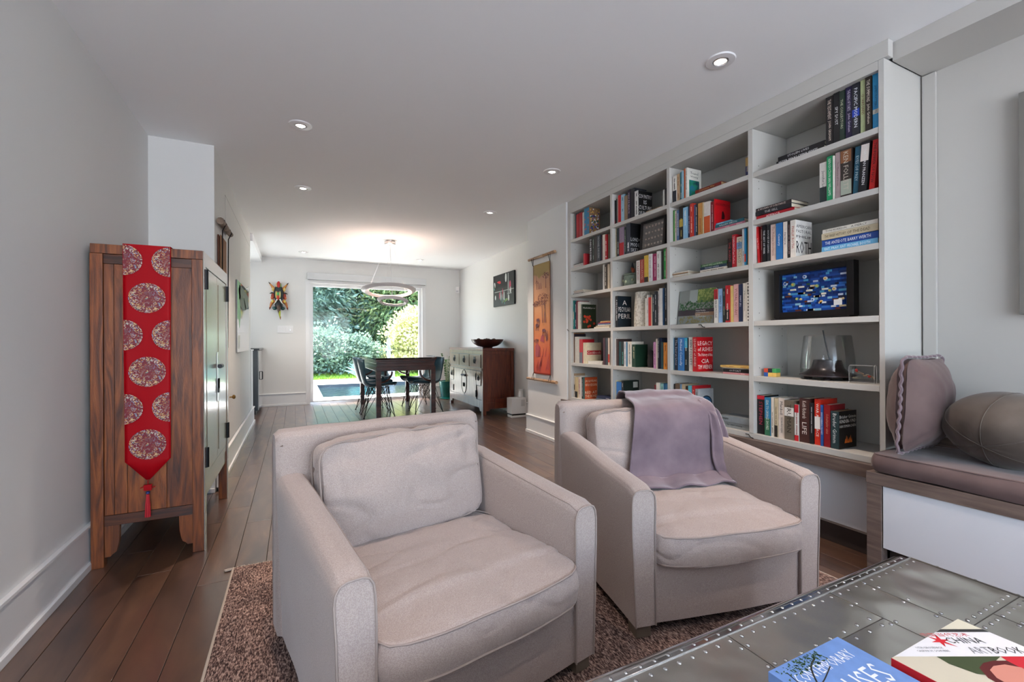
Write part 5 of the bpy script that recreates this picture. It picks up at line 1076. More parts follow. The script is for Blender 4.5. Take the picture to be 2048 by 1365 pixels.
for a, b, c, d in panels:
    def pf(u, v, a=a, b=b, c=c, d=d):
        x = a+(b-a)*u; y = c+(d-c)*v; ed = min(u*(b-a), (1-u)*(b-a), v*(d-c), (1-v)*(d-c)); h = min(1, ed/.02)
        z = TZ+.0028+h*.0012+.0018*h*noise.noise(Vector((x*7, y*7, a*5)))+.0007*h*noise.noise(Vector((x*25, y*25, 3)))
        return (x-ox, y, z)
    nu = max(6, int((b-a)/.018)); nv = max(6, int((d-c)/.018)); g = M().grid(pf, nu, nv); g.v = [(x+(.0009 if x < (a+b)/2-ox else -.0009)*(abs(x+ox-a) < 1e-6 or abs(x+ox-b) < 1e-6), y, z) for x, y, z in g.v]
    k = len(g.v)
    g.box(a-ox+.0009, b-ox-.0009, c+.0009, d-.0009, TZ+.0006, TZ+.0022)
    mk('panel', g, ALU, e, smooth=60)
mk('seam_strip', M().tube([(TX0-ox, .657, TZ+.0035), (1.583-ox, .657, TZ+.0035)], .0022, 8), ALUD, e, smooth=True)
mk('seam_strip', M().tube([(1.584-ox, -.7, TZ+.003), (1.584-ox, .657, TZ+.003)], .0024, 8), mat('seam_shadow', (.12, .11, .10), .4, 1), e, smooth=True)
for p in (((1.3145, -.2), (1.3145, .656)), ((.8235, -.2), (.8235, .656)), ((1.1875, -.2), (1.1875, .656)), ((.8235, .542), (1.1875, .542)), ((1.3145, .441), (1.583, .441)), ((1.43, -.2), (1.43, .441))):
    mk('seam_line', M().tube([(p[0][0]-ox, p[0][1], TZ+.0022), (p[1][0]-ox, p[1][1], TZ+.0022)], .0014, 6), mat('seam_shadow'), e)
rv = mk('rivet', M().lathe([(.0044, 0), (.0038, .0012), (.0019, .0019), (0, .0021)], 10), ALUD, e, smooth=True)
spots = []
def row(x0, y0, x1, y1, step, off):
    L = math.hypot(x1-x0, y1-y0); n_ = int(L/step); nx, ny = -(y1-y0)/L, (x1-x0)/L
    for k in range(n_+1):
        t = (k+.5)/(n_+1)
        for o_ in off: spots.append((x0+(x1-x0)*t+nx*o_, y0+(y1-y0)*t+ny*o_))
row(.40, .657, 1.583, .657, .036, (-.016, .013)); row(1.3145, .10, 1.3145, .645, .062, (-.011, .011)); row(1.187, .25, 1.187, .64, .085, (-.010, .010))
row(1.33, .441, 1.575, .441, .034, (-.014, .014)); row(1.584, .1, 1.584, .64, .085, (-.010,)); row(.835, .542, 1.18, .542, .05, (-.012, .012)); row(.8235, .3, .8235, .645, .06, (-.010, .010)); row(1.43, .1, 1.43, .43, .075, (-.009, .009))
for i, (x, y) in enumerate(spots):
    if i == 0: rv.location = (x-ox, y, TZ+.0035); continue
    c = rv.copy(); COL.objects.link(c); c.location = (x-ox, y, TZ+(.0036 if y < .657 and x < 1.583 else .0004))
# ================================================================ MAGAZINES
def mag(lab, x0, x1, y0, y1, t, z0, cov):
    g = T('coffee_table_book', lab, 'book', ((x0+x1)/2, (y0+y1)/2, z0), group='books on the metal trunk')
    w, d = x1-x0, y1-y0
    mk('cover', M().box(-w/2, w/2, -d/2, d/2, 0, .0022).box(-w/2, w/2, -d/2, d/2, t-.0022, t).box(-w/2, -w/2+.003, -d/2, d/2, .002, t-.002), COVER, g, color=cov)
    mk('page_block', M().box(-w/2+.0035, w/2-.004, -d/2+.004, d/2-.004, .0024, t-.0024), PAGES, g)
    return g, (x0+x1)/2, (y0+y1)/2, t
g, cx, cy, t = mag('blue coffee table book with a tree branch on its cover on the metal trunk', .775, .992, .245, .532, .018, TZ+.0062, '6f93cf')
m = M()
addtext(m, 'CONTEMPORARY', (.800-cx, .484-cy, t+.0004), (1, 0, 0), (0, 1, 0), .165, .022, keep=False)
addtext(m, 'HOUSES', (.800-cx, .418-cy, t+.0004), (1, 0, 0), (0, 1, 0), .165, .046, keep=False)
mk('cover_lettering', m, PRINT, g, color='e8eef8')
mk('cover_cloud', M().box(-.10, .10, -.141, -.05, t, t+.0002), PRINT, g, color='a8c0e4')
m = M()
for pts, r_ in (([(.782, .30), (.800, .40), (.812, .455), (.85, .50), (.885, .515)], .0022), ([(.806, .43), (.797, .48), (.802, .515)], .0015), ([(.82, .47), (.845, .475), (.89, .49)], .0014), ([(.80, .40), (.786, .44), (.780, .49)], .0014)):
    m.tube([(x-cx, y-cy, t+.0003) for x, y in [tuple(p)[:2] for p in smoothpath([(a, b, 0) for a, b in pts], 5)]], r_, 4)
m.v = [(x, y, t+.0003+(z-t)*.08) for x, y, z in m.v]
mk('cover_branch', m, PRINT, g, color='2a2a26')
m = M(); rb = random.Random(8)
for k in range(170):
    q = rb.random(); x = .782+.125*rb.random()**.9; y = .50+.028*rb.random() if x > .81 else .44+.088*rb.random()
    a = rb.random()*6.28; s = rb.uniform(.0016, .0040); m.add([(x-cx+s*math.cos(a+j*2.09)*(1.6 if j == 0 else .6), y-cy+s*math.sin(a+j*2.09)*(1.6 if j == 0 else .6), t+.0006) for j in range(3)], [(0, 1, 2)])
mk('cover_leaves', m, PRINT, g, color='3a5a34')
g, cx, cy, t = mag('white coffee table book with a red star and red spine on the metal trunk', 1.006, 1.275, .16, .447, .024, TZ+.0062, 'd8d4cc')
D1 = Vector((.898, -.440, 0)); D2 = Vector((.440, .898, 0)); O = Vector((1.047-cx, .432-cy, 0))
def clipq(u0, u1, v0, v1, z):
    # quad in the slanted axes, clipped to the cover rectangle
    P = [O+D1*u0+D2*v0, O+D1*u1+D2*v0, O+D1*u1+D2*v1, O+D1*u0+D2*v1]
    w, d = .269/2-.0005, .287/2-.0005
    for ax, lim, sg in ((0, w, 1), (0, -w, -1), (1, d, 1), (1, -d, -1)):
        Q = []
        for i in range(len(P)):
            a, b = P[i], P[(i+1) % len(P)]; ia = (a[ax]-lim)*sg <= 0; ib = (b[ax]-lim)*sg <= 0
            if ia: Q.append(a)
            if ia != ib: q = (lim-a[ax])/(b[ax]-a[ax]); Q.append(a.lerp(b, q))
        P = Q
        if not P: return M()
    return M().add([(p.x, p.y, z) for p in P], [tuple(range(len(P)))])
mk('cover_top', clipq(-.2, .4, .078, .3, t+.0002), PRINT, g, color='d6d2be')
mk('cover_band', clipq(-.2, .4, .0, .078, t+.0002), PRINT, g, color='e6e6ea'); mk('cover_strip', clipq(-.2, .4, .070, .079, t+.0004), PRINT, g, color='2c2c2e')
mk('cover_photo', clipq(-.3, .5, -.4, -.0005, t+.0002), PRINT, g, color='cdc6b2'); mk('cover_red', clipq(.165, .6, -.4, -.001, t+.0004), PRINT, g, color='c81f30'); 
def slant(pts, n_, c, z): return mk(n_, M().add([tuple(O+D1*a+D2*b+Vector((0, 0, t+z))) for a, b in pts], [tuple(range(len(pts)))]), PRINT, g, color=c)
slant([(.045, -.001), (.165, -.001), (.13, -.02), (.10, -.05), (.075, -.045), (.05, -.02)], 'cover_cap', '3d4a2c', .0005)
slant([(.085, -.055), (.095, -.03), (.115, -.018), (.14, -.012), (.165, -.012), (.175, -.05), (.165, -.10), (.10, -.10)], 'cover_hair', '5a1518', .0006)
slant([(.10, -.055), (.108, -.036), (.125, -.026), (.15, -.022), (.172, -.03), (.170, -.09), (.11, -.09)], 'cover_face', 'd08a7a', .0008)
m = M(); addtext(m, 'CHINA', tuple(O+D1*.106+D2*.036+Vector((0, 0, t+.0006))), D1, D2, .072, .017, keep=False); addtext(m, 'BOOK', tuple(O+D1*.166+D2*.007+Vector((0, 0, t+.0006))), D1, D2, .06, .018, keep=False)
m.v = [v for v in m.v]
mk('cover_lettering', m, PRINT, g, color='2e3034')
m = M(); addtext(m, 'ART', tuple(O+D1*.124+D2*.007+Vector((0, 0, t+.0006))), D1, D2, .040, .018, keep=False); addtext(m, 'UTA GROSENICK', tuple(O+D1*.028+D2*.021+Vector((0, 0, t+.0006))), D1, D2, .052, .005, keep=False); addtext(m, 'CASPAR H. SCHUBBE', tuple(O+D1*.022+D2*.012+Vector((0, 0, t+.0006))), D1, D2, .062, .005, keep=False)
mk('cover_small_lettering', m, PRINT, g, color='8a8a90')
m = M(); addtext(m, '中国当代艺术', tuple(O+D1*.072+D2*.056+Vector((0, 0, t+.0006))), D1, D2, .095, .011, keep=False)
mk('cover_characters', m, PRINT, g, color='c84a50')
st = []
for k in range(12):
    a = k*R(30)+.2; q = (.021 if k % 2 == 0 else .007)*(1.25 if k in (2, 10) else 1); st.append(tuple(O+D1*(.094+q*math.cos(a))+D2*(.043+q*math.sin(a)*.9)+Vector((0, 0, t+.0006))))
mk('cover_star', M().add(st, [tuple(range(12))]), PRINT, g, color='d0202e')
mk('spine_edge', M().box(-.1348, -.1335, -.1434, .1434, .001, t+.0004), PRINT, g, color='c01c28')
# ================================================================ BENCH CUSHIONS
e = T('bench_cushion', 'long mauve velvet seat cushion on the window bench', 'cushion', (2.615, -.538, .4712))
mk('pad', cushion(.462, 3.33, .078, .006, 0, 0, .044, n=30, bulge=.006, ex=60, wr=.003, seed=3), VELVET, e, smooth=60)
mk('piping', M().tube([p+Vector((0, 0, .084)) for p in ring(.464, 3.332, 0, ex=60, n=160)], .0028, 6, closed=True), VELVET, e, smooth=True)
e = T('scatter_cushion', 'mauve velvet pillow with scalloped edge standing against the bookcase side', 'cushion', (2.592, 1.034, .562), rz=R(2))
cm = cushion(.405, .43, .03, .086, 0, 0, 0, n=30, bulge=-.01, ex=7, wr=.005, seed=8, botcrown=1.0)
RM = Matrix.Translation((0, 0, .225)) @ Matrix.Rotation(R(3), 4, 'X') @ Matrix.Rotation(R(90), 4, 'X')
def pinch(p):
    # draw the sides in between the corners, like a stuffed square pillow
    x, y, z = p; kx = 1-.055*(1-min(1, (abs(y)/.215))**2); ky = 1-.055*(1-min(1, (abs(x)/.215))**2); return (x*kx, y*ky, z)
cm.v = [tuple(RM @ Vector(pinch(p))) for p in cm.v]
mk('pillow', cm, VELVET, e, smooth=70)
P = []; N_ = 300
base_ = ring(.411, .436, 0, ex=9, n=N_)
for i, p in enumerate(base_):
    q = Vector(pinch(p)); P.append(RM @ (q*(1.012+.016*abs(math.sin(i*math.pi*36/N_)))+Vector((0, 0, .0032*math.sin(i*2*math.pi*36/N_)))))
mk('scalloped_edge', M().tube(P, .0062, 7, closed=True), mat('velvet_edge', '76646a', .7, sheen=.6), e, smooth=True)
e = T('ball_cushion', 'taupe velvet pumpkin-shaped ball cushion on the bench', 'cushion', (2.615, .752, .545))
def pb(u, v):
    a = u*2*math.pi; b = (v-.5)*math.pi*.998; k = 1-.012*abs(math.cos(a*3))**14
    rx, rz = .212*k, .165; q = math.cos(b)
    sq = (abs(math.sin(b))**.9)*(1 if b > 0 else -1)
    return (rx*.93*math.cos(a)*q**.85, rx*1.0*math.sin(a)*q**.85, .165+rz*sq+.003*noise.noise(Vector((math.cos(a)*3, math.sin(a)*3, b*2))))
RB = Matrix.Translation((0, 0, .165)) @ Matrix.Rotation(R(64), 4, 'Y') @ Matrix.Rotation(R(14), 4, 'X') @ Matrix.Translation((0, 0, -.165))
m = M().grid(pb, 72, 26, True); RS = Matrix.Diagonal((.98, 1.0, .80, 1))
m.v = [tuple((Matrix.Translation((0, 0, .165)) @ RS @ Matrix.Translation((0, 0, -.165)) @ RB) @ Vector(p)) for p in m.v]; mz = min(v[2] for v in m.v); m.v = [(x, y, z-mz+.004) for x, y, z in m.v]
bl_ = mk('ball', m, VELVETG, e, smooth=True)
for k in range(6):
    i0 = k*12*26; mk('seam', M().tube([Vector(m.v[i0+j])+(Vector(m.v[i0+j])-Vector((0, 0, .16))).normalized()*.001 for j in range(26)], .0018, 5), VELVETG, bl_, smooth=True)
# ================================================================ DINING
e = T('dining_table', 'dark rosewood dining table with moulded apron and curved brackets', 'table', (1.43, 7.25, 0))
tw, td = .875, 1.76
def tb(n_, x0, x1, y0, y1, z0, z1, m_=ROSEWOOD, bev=.004): return mk(n_, M().box(x0, x1, y0, y1, z0, z1), m_, e, bevel=bev)
tb('tabletop', -tw/2, tw/2, -td/2, td/2, .825, .85, mat('polished_top', '2a1410', .06, coat=1, coat_rough=.03))
mo = []
for z0, z1, q in ((.800, .8245, .012), (.770, .7995, .024), (.725, .7695, .030)):
    tb('moulding', -tw/2+q, tw/2-q, -td/2+q, td/2-q, z0, z1)
tb('apron', -tw/2+.018, tw/2-.018, -td/2+.018, td/2-.018, .665, .7245)
for sx_ in (-1, 1):
    for sy in (-1, 1):
        x = sx_*(tw/2-.050); y = sy*(td/2-.050); tb('leg', x-.034, x+.034, y-.034, y+.034, 0, .6645)
        for ax in (0, 1):
            pts = []
            for k in range(9):
                a = R(90)*k/8; q = .155
                if ax == 0: pts.append((x-sx_*(.034+q*(1-math.cos(a))*0+q*math.sin(a)), y, .660-q*math.cos(a)))
                else: pts.append((x, y-sy*(.034+q*math.sin(a)), .660-q*math.cos(a)))
            mk('bracket', M().tube(pts, .014, 6), ROSEWOOD, e, smooth=True)
tb('centre_leg', -.02, .02, td/2-.08, td/2-.04, .45, .6645)
def shell_chair(lab, x, y, rz):
    e = T('dining_chair', lab, 'chair', (x, y, 0), rz=rz, group='teal shell chairs round the dining table')
    prof = smoothpath([(-.0, .225, .435), (0, .20, .452), (0, .10, .442), (0, -.05, .428), (0, -.15, .435), (0, -.205, .475), (0, -.235, .56), (0, -.262, .68), (0, -.285, .79), (0, -.292, .832)], 4)
    n_ = len(prof)
    def f(u, v):
        i = v*(n_-1); k = min(int(i), n_-2); p = prof[k].lerp(prof[k+1], i-k); s = 2*u-1
        w = .215*(1-.25*max(0, (v-.86)/.14)**2) if v > .1 else .205
        w *= (1-.10*math.exp(-((v-.62)/.12)**2)) if v > .4 else 1
        lift = .055*abs(s)**3*(1-min(1, v*2.2)*0); back = .075*s*s*max(0, (v-.45)/.55)
        return (w*s, p.y+back+.01*abs(s)**3, p.z+lift*(1-max(0, (v-.5)/.5)))
    mk('shell', M().grid(f, 15, 37), TEAL, e, smooth=True, solid=.009)
    mk('seat_pad', cushion(.34, .35, .018, .010, 0, .035, .462, n=12, bulge=0, ex=4, wr=.001), CUSHG, e, smooth=60)
    top = [(-.13, .13), (.13, .13), (-.13, -.11), (.13, -.11)]; ft = [(-.20, .20), (.20, .20), (-.20, -.22), (.20, -.22)]; m = M()
    for (a, b), (c, d) in zip(top, ft):
        for dx, dy in ((0, 0), (-a*1.15, 0), (0, -b*1.2)): m.tube([(a+dx, b+dy, .425), (c, d, .012)], .0045, 5)
    m.tube([(-.14, .14, .424), (.14, .14, .424), (.14, -.12, .422), (-.14, -.12, .422)], .005, 5, closed=True)
    for k in (-1, 1): m.tube([(k*.13, .13, .42), (k*.02, 0, .25), (k*.13, -.11, .42)], .0045, 5); m.tube([(-.02, k*.0, .25), (.02, k*.0, .25)], .005, 5)
    mk('wire_base', m, WIRE, e, smooth=True)
    for c, d in ft: mk('foot', M().lathe([(.011, 0), (.012, .010), (.006, .018)], 8, (c, d, 0)), BLACKP, e)
    return e
ch = shell_chair('teal shell chair nearest on the left side of the dining table', 1.09, 6.72, R(-92))
dup(ch, (1.09, 7.28, 0), rz=R(-88), label='teal shell chair second along the left side of the dining table')
dup(ch, (1.80, 6.78, 0), rz=R(90), label='teal shell chair nearest on the right side of the dining table')
dup(ch, (1.82, 7.36, 0), rz=R(93), label='teal shell chair second along the right side of the dining table')
dup(ch, (1.30, 8.06, 0), rz=R(178), label='teal shell chair at the window end of the dining table')
# ---- pendant
e = T('ring_pendant', 'pendant lamp of two tilted white rings over the dining table', 'lamp', (1.21, 6.42, 2.5))
mk('canopy', M().lathe([(.10, 0), (.10, -.006), (.075, -.010)], 28).lathe([(.074, -.010), (.078, -.045), (.070, -.055), (0, -.056)], 28), STEEL, e, smooth=40)
WARM = mat('warm_led', (1, .75, .65), .5, emit=6, ecol=(1, .70, .56))
RINGM = mat('ring_white', (.86, .83, .82), .35)
for (cx_, cy_, cz_, r0, r1, tx, ty, dz) in ((-.02, 0, -.70, .375, .265, -9, 1, .045), (.035, 0, -.845, .215, .155, -11, 5, .05)):
    RM = Matrix.Translation((cx_, cy_, cz_)) @ Matrix.Rotation(R(tx), 4, 'X') @ Matrix.Rotation(R(ty), 4, 'Y')
    def rg_(prof):
        m = M().lathe(prof+[prof[0]], 64, caps=False); m.v = [tuple(RM @ Vector(p)) for p in m.v]; return m
    mk('ring', rg_([(r1, -.004), (r1+.01, -.010), ((r0+r1)/2, -.028), (r0-.004, .0), (r0, .008), (r0-.01, .006), ((r0+r1)/2, -.016), (r1+.01, .0)]), RINGM, e, smooth=50)
    mk('light_strip', rg_([(r1+.010, .0005), (r0-.02, .0035), (r0-.02, .0045), (r1+.010, .0015)]), WARM, e)
for a, k in ((.5, -.27), (2.6, .30), (4.4, -.1)): mk('wire', M().tube([(.05*math.cos(a), .05*math.sin(a), -.05), (.30*math.cos(a)-.02, .30*math.sin(a), -.69+(.01 if k < 0 else 0))], .0012, 4), STEEL, e)
mk('power_cord', M().tube([(0, 0, -.055), (.01, 0, -.35), (.03, 0, -.84)], .003, 6), STEEL, e, smooth=True)
# ================================================================ SIDEBOARD
e = T('sideboard', 'antique red-brown sideboard with glossy front, drawers and round brass lock', 'sideboard', (2.44, 6.0, 0))
SW, SD, SHt = .50, 1.53, .975
def sb(n_, x0, x1, y0, y1, z0, z1, m_=REDWOOD, bev=.003, par=None, **k): return mk(n_, M().box(x0, x1, y0, y1, z0, z1), m_, par or e, bevel=bev, **k)
for x in (0.002, SW-.05):
    for y in (0, SD-.05): sb('leg', x, x+.048, y, y+.05, 0, SHt-.041)
for y0, y1 in ((.006, .03), (SD-.03, SD-.006)):
    sb('side_rail', .0505, SW-.0505, y0, y1, .180, .235); sb('side_rail', .0505, SW-.0505, y0, y1, .105, .1795); sb('side_rail', .0505, SW-.0505, y0, y1, SHt-.09, SHt-.041); sb('side_panel', .0505, SW-.0505, y0+.008, y1-.006, .2355, SHt-.0905, REDWOOD, .001)
mk('side_apron', M().prism([(.0505, .165), (SW-.0505, .165), (SW-.0505, .06), (SW-.10, .06), (SW-.11, .09), (.12, .09), (.10, .06), (.0505, .06)], 1, .004, .0055), REDWOOD, e)
sb('top_board', -.006, SW+.004, -.008, SD+.008, SHt-.040, SHt, REDWOOD, .006)
sb('front_frame', -.003, .0015, .0, SD, SHt-.33, SHt-.2905, LACQS, .001); sb('front_frame', -.003, .0015, .0, SD, SHt-.09, SHt-.041, LACQS, .001); sb('front_frame', -.003, .0015, 0, .055, .0, SHt-.0905, LACQS, .001); sb('front_frame', -.003, .0015, SD-.055, SD, .0, SHt-.0905, LACQS, .001)
mk('front_apron', M().prism([(.0555, .215), (SD-.0555, .215), (SD-.0555, .055), (SD-.12, .055), (SD-.15, .10), (.15, .10), (.12, .055), (.0555, .055)], 0, -.002, .010), LACQS, e, bevel=.001)
sb('carcass', .012, .44, .055, SD-.055, .17, SHt-.045, ELMDARK, 0)
def drawer(y0, y1, z0, z1):
    mk('drawer_gap_shadow', M().box(-.0040, .0, y0-.006, y1+.006, z0-.006, z1+.006), BLACKP, e); d_ = sb('drawer', -.014, -.0042, y0+.002, y1-.002, z0+.002, z1-.002, LACQS, .003); yc, zc = (y0+y1)/2, (z0+z1)/2; s = min(1, (y1-y0)/.3+.25)  # thin black sheet paints the shadow gap around each drawer
    mk('pull_plate', M().prism([(yc+.062*s*math.cos(a*.5236)*(1 if a % 2 == 0 else .7), zc+.01*s+.062*s*math.sin(a*.5236)*(1 if a % 2 == 0 else .75)) for a in range(12)], 0, -.018, -.0145), IRON, d_)
    mk('pull_ring', M().tube([(-.024, yc+.022*s*math.cos(a*.5236), zc-.005+.028*s*math.sin(a*.5236)) for a in range(12)], .0045, 6, closed=True), IRON, d_, smooth=True)
for k in range(3): drawer(.065+k*.471, .065+k*.471+.458, SHt-.285, SHt-.096)
drawer(.060, .235, .43, SHt-.335); drawer(SD-.235, SD-.060, .43, SHt-.335)
for y0, y1 in ((.060, .235), (SD-.235, SD-.060)): sb('lower_panel', -.002, .008, y0, y1, .22, .42, LACQS)
for y0, y1 in ((.245, SD/2-.002), (SD/2+.002, SD-.245)):
    mk('door_gap', M().box(-.0040, .0, y0-.005, y1+.005, .215, SHt-.330), BLACKP, e); d_ = sb('door', -.011, -.0042, y0+.002, y1-.002, .222, SHt-.337, LACQS, .004)  # black sheet behind each door stands in for its shadow gap
yc, zc = SD/2, .44
pl = mk('round_plate', M().prism([(yc+.115*math.cos(a*.2244), zc+.185*math.sin(a*.2244)) for a in range(28)], 0, -.0145, -.0112), LACQS, e); mk('plate_rim', M().tube([(-.0145, yc+.115*math.cos(a*.2244), zc+.185*math.sin(a*.2244)) for a in range(28)], .0045, 6, closed=True), IRON, e)
mk('latch', M().tube([(-.026, yc-.085, zc+.10), (-.026, yc+.085, zc+.10)], .016, 10).box(-.02, -.009, yc-.02, yc+.02, zc+.09, zc+.11), IRON, e, smooth=40)
for k in (-.03, 0, .03): mk('key_drop', M().tube([(-.018, yc+k, zc-.02), (-.018, yc+k, zc-.08)], .006, 6), IRON, e)
for y in (.245, SD-.245):
    for z in (.25, .50): mk('hinge', M().tube([(-.012, y, z), (-.012, y, z+.10)], .011, 8).box(-.010, -.0065, y-.02, y+.02, z+.005, z+.095), IRON, e, smooth=40)
e = T('wooden_bowl', 'wide dark wooden bowl of seed pods on the sideboard', 'bowl', (2.68, 6.40, .9755))
mk('bowl_body', M().lathe([(.075, 0), (.08, .012), (.15, .028), (.205, .060), (.238, .100), (.252, .132), (.240, .128), (.19, .085), (.10, .050), (0, .045)], 40), mat('bowl_wood', '3a1a14', .35, ramp=[(.3, '28110d'), (.7, '4a241b')], ns=5, coat=.4), e, smooth=50)
rb = random.Random(12)
for k in range(13):
    a = k*2.4; q = .13*math.sqrt(k/13); o = mk('seed_pod', M().ell((0, 0, 0), (.036, .024, .022), 10, 7, Matrix.Rotation(rb.random()*6, 3, 'Z')), mat('pod', '3a302a', .6, ramp=[(.4, '2a221e'), (.6, '6a5e54')], ns=30, bump=.6, bs=60), smooth=True); o.location = (2.68+1.25*q*math.cos(a), 6.40+1.25*q*math.sin(a), 1.077+.016*(k % 2)+.10*q); tag(o, 'dark carved seed pod heaped in the wide wooden bowl', 'seed pod', 'seed pods in the wooden bowl')
# plant in teal pot
e = T('potted_plant', 'leafy potted plant in a glazed teal pot beside the sideboard', 'plant', (2.60, 8.17, 0))
mk('saucer', M().lathe([(.13, 0), (.155, .012), (.15, .016), (0, .014)], 26), mat('teal_glaze', '1f7a70', .15, ramp=[(.3, '15655c'), (.7, '2c8f83')], ns=4), e, smooth=40)
mk('pot', M().lathe([(.105, .0165), (.13, .05), (.158, .30), (.165, .33), (.152, .332), (.145, .28), (0, .27)], 30), MC['teal_glaze'], e, smooth=40)
mk('soil', M().lathe([(.145, .272), (.10, .29), (0, .295)], 20), mat('soil', '2a201a', .9), e, smooth=True)
LEAF = mat('zz_leaf', '2f5a2c', .3, ramp=[(.3, '24481f'), (.7, '4a7c3a')], ns=8); rb = random.Random(21)
for k in range(7):
    a = k*.9+.4; H = rb.uniform(.25, .62) if k else .62; b = rb.uniform(.05, .16)
    st_ = smoothpath([(.03*math.cos(a), .03*math.sin(a), .28), (.05*math.cos(a), .05*math.sin(a), .28+H*.5), (b*math.cos(a)+.03, b*math.sin(a), .28+H)], 6)
    s_ = mk('stem', M().tube(st_, [.008*(1-.05*i) for i in range(len(st_))], 6), mat('zz_stem', '8aa068', .5), e, smooth=True)
    for j in range(4, len(st_)):
        for sd in (-1, 1):
            p = st_[j]; dr = Vector((math.cos(a+1.57*sd), math.sin(a+1.57*sd), .75)).normalized(); L = .055
            q = dr.cross(Vector((0, 0, 1))).normalized()*.014
            mk('leaf', M().add([p, p+dr*L*.45+q, p+dr*L, p+dr*L*.45-q, p+dr*L*.5+Vector((0, 0, -.004))], [(0, 1, 4), (1, 2, 4), (2, 3, 4), (3, 0, 4)]), LEAF, s_)
e = T('air_purifier', 'white box air purifier with a dark slot beside the sideboard', 'appliance', (2.845, 5.62, 0))
mk('housing', M().box(-.125, .105, 0, .17, .055, .275).box(-.12, .10, .005, .165, .0, .035), WHITEP, e, bevel=.008); mk('slot', M().box(-.118, .098, .006, .164, .0355, .0545), BLACKP, e)
for k in range(5): mk('vent', M().box(.02+.012*k, .026+.012*k, -.0008, .0002, .16, .25), mat('vent_grey', (.45, .45, .45), .5), e)
e = T('white_canister', 'small white canister standing on top of the air purifier', 'canister', (2.90, 5.70, .2755))
mk('canister_body', M().lathe([(.032, 0), (.034, .004), (.034, .10), (.03, .104), (0, .104)], 20), WHITEP, e, smooth=40)
mk('cap', M().lathe([(.036, .1045), (.036, .118), (.0, .12)], 20), WHITEP, e, smooth=40)
# alarm sensor, switches
e = T('motion_sensor', 'small white motion sensor in the far right corner', 'sensor', (2.905, 8.448, 2.03), rz=R(-45))
mk('sensor_body', M().box(-.038, .038, -.015, .022, 0, .125), WHITEP, e, bevel=.008); mk('sensor_window', M().box(-.026, .026, -.0165, -.0152, .02, .055), mat('sensor_grey', (.55, .55, .57), .4), e)
e = T('switch_plate', 'white four-gang light switch plate left of the window', 'switch', (-.147, 8.4995, 1.295))
mk('plate', M().box(-.118, .118, -.007, 0, -.060, .060), WHITEP, e, bevel=.003)
for k in range(4): mk('rocker', M().box(-.096+k*.051, -.061+k*.051, -.0115, -.0072, -.035, .035), WHITEP, e, bevel=.002)
mk('dimmer_slider', M().box(.068, .082, -.018, -.0117, -.02, .0), STEEL, e)
# ================================================================ CARVED MASK
e = T('carved_mask', 'brightly painted carved mask with horns and long beak on far wall', 'mask', (-.243, 8.499, 1.79))
def horn(pts, r, c, n_='horn'):
    P = smoothpath([(x, -y, z) for x, y, z in pts], 4); k = len(P); return mk(n_, M().tube(P, [r*(1-.92*(i/(k-1))**1.2) for i in range(k)], 8), PAINT, e, smooth=True, color=c)
def blob(c, r, col, n_='carving', rot=None): return mk(n_, M().ell((c[0], -c[1], c[2]), r, 14, 9, rot), PAINT, e, smooth=True, color=col)
blob((0, .05, .10), (.075, .05, .15), '1c2a2e', 'head'); blob((0, .06, -.08), (.06, .055, .09), '16181c', 'face')
blob((0, .055, .24), (.03, .04, .07), 'b82820', 'crest'); blob((-.028, .05, .23), (.014, .03, .055), 'd8c890'); blob((.03, .05, .23), (.014, .03, .05), '7fa860')
blob((-.01, .095, .06), (.024, .03, .075), 'c83a22', 'tongue'); blob((-.008, .115, .09), (.018, .018, .035), '4fa860'); blob((.02, .10, .08), (.012, .02, .06), 'e0d890'); blob((-.035, .10, .08), (.012, .02, .06), 'd8d070')
for s in (-1, 1):
    horn([(s*.045, .03, .13), (s*.09, .035, .21), (s*.145, .03, .285)], .034, 'c8863e', 'upper_wing'); blob((s*.085, .05, .17), (.018, .02, .032), 'd8c070', 'wing_spot'); horn([(s*.125, .035, .262), (s*.150, .03, .292)], .012, '2a1a18', 'wing_tip')
    horn([(s*.06, .03, .09), (s*.10, .035, .11), (s*.135, .04, .095)], .022, '1f2a24', 'side_spike'); blob((s*.085, .035, .06), (.028, .03, .05), '9a3a2a', 'cheek'); blob((s*.10, .04, .03), (.018, .02, .03), 'c86a3a')
    horn([(s*.06, .03, -.02), (s*.105, .035, -.06), (s*.135, .03, -.16)], .036, 'c87a3e', 'lower_wing'); blob((s*.09, .058, -.03), (.016, .014, .026), 'd8c85a', 'wing_spot'); horn([(s*.128, .032, -.13), (s*.138, .028, -.172)], .014, '6a1a1a', 'wing_tip')
    horn([(s*.022, .10, .0), (s*.045, .13, -.05), (s*.082, .12, -.10)], .013, 'e8e6dc', 'tusk'); blob((s*.06, .05, -.145), (.035, .02, .03), '1f4a4a', 'jaw'); blob((s*.018, .10, -.085), (.010, .01, .012), 'e8e8e4', 'eye')
horn([(-.0, .08, -.10), (.004, .10, -.17), (.012, .085, -.24), (.022, .07, -.31)], .034, '5a4438', 'snout'); horn([(.010, .098, -.19), (.016, .085, -.26), (.024, .07, -.325)], .022, 'b8c048', 'beak'); horn([(.021, .075, -.285), (.026, .068, -.335)], .013, '8a2a22', 'beak_tip')
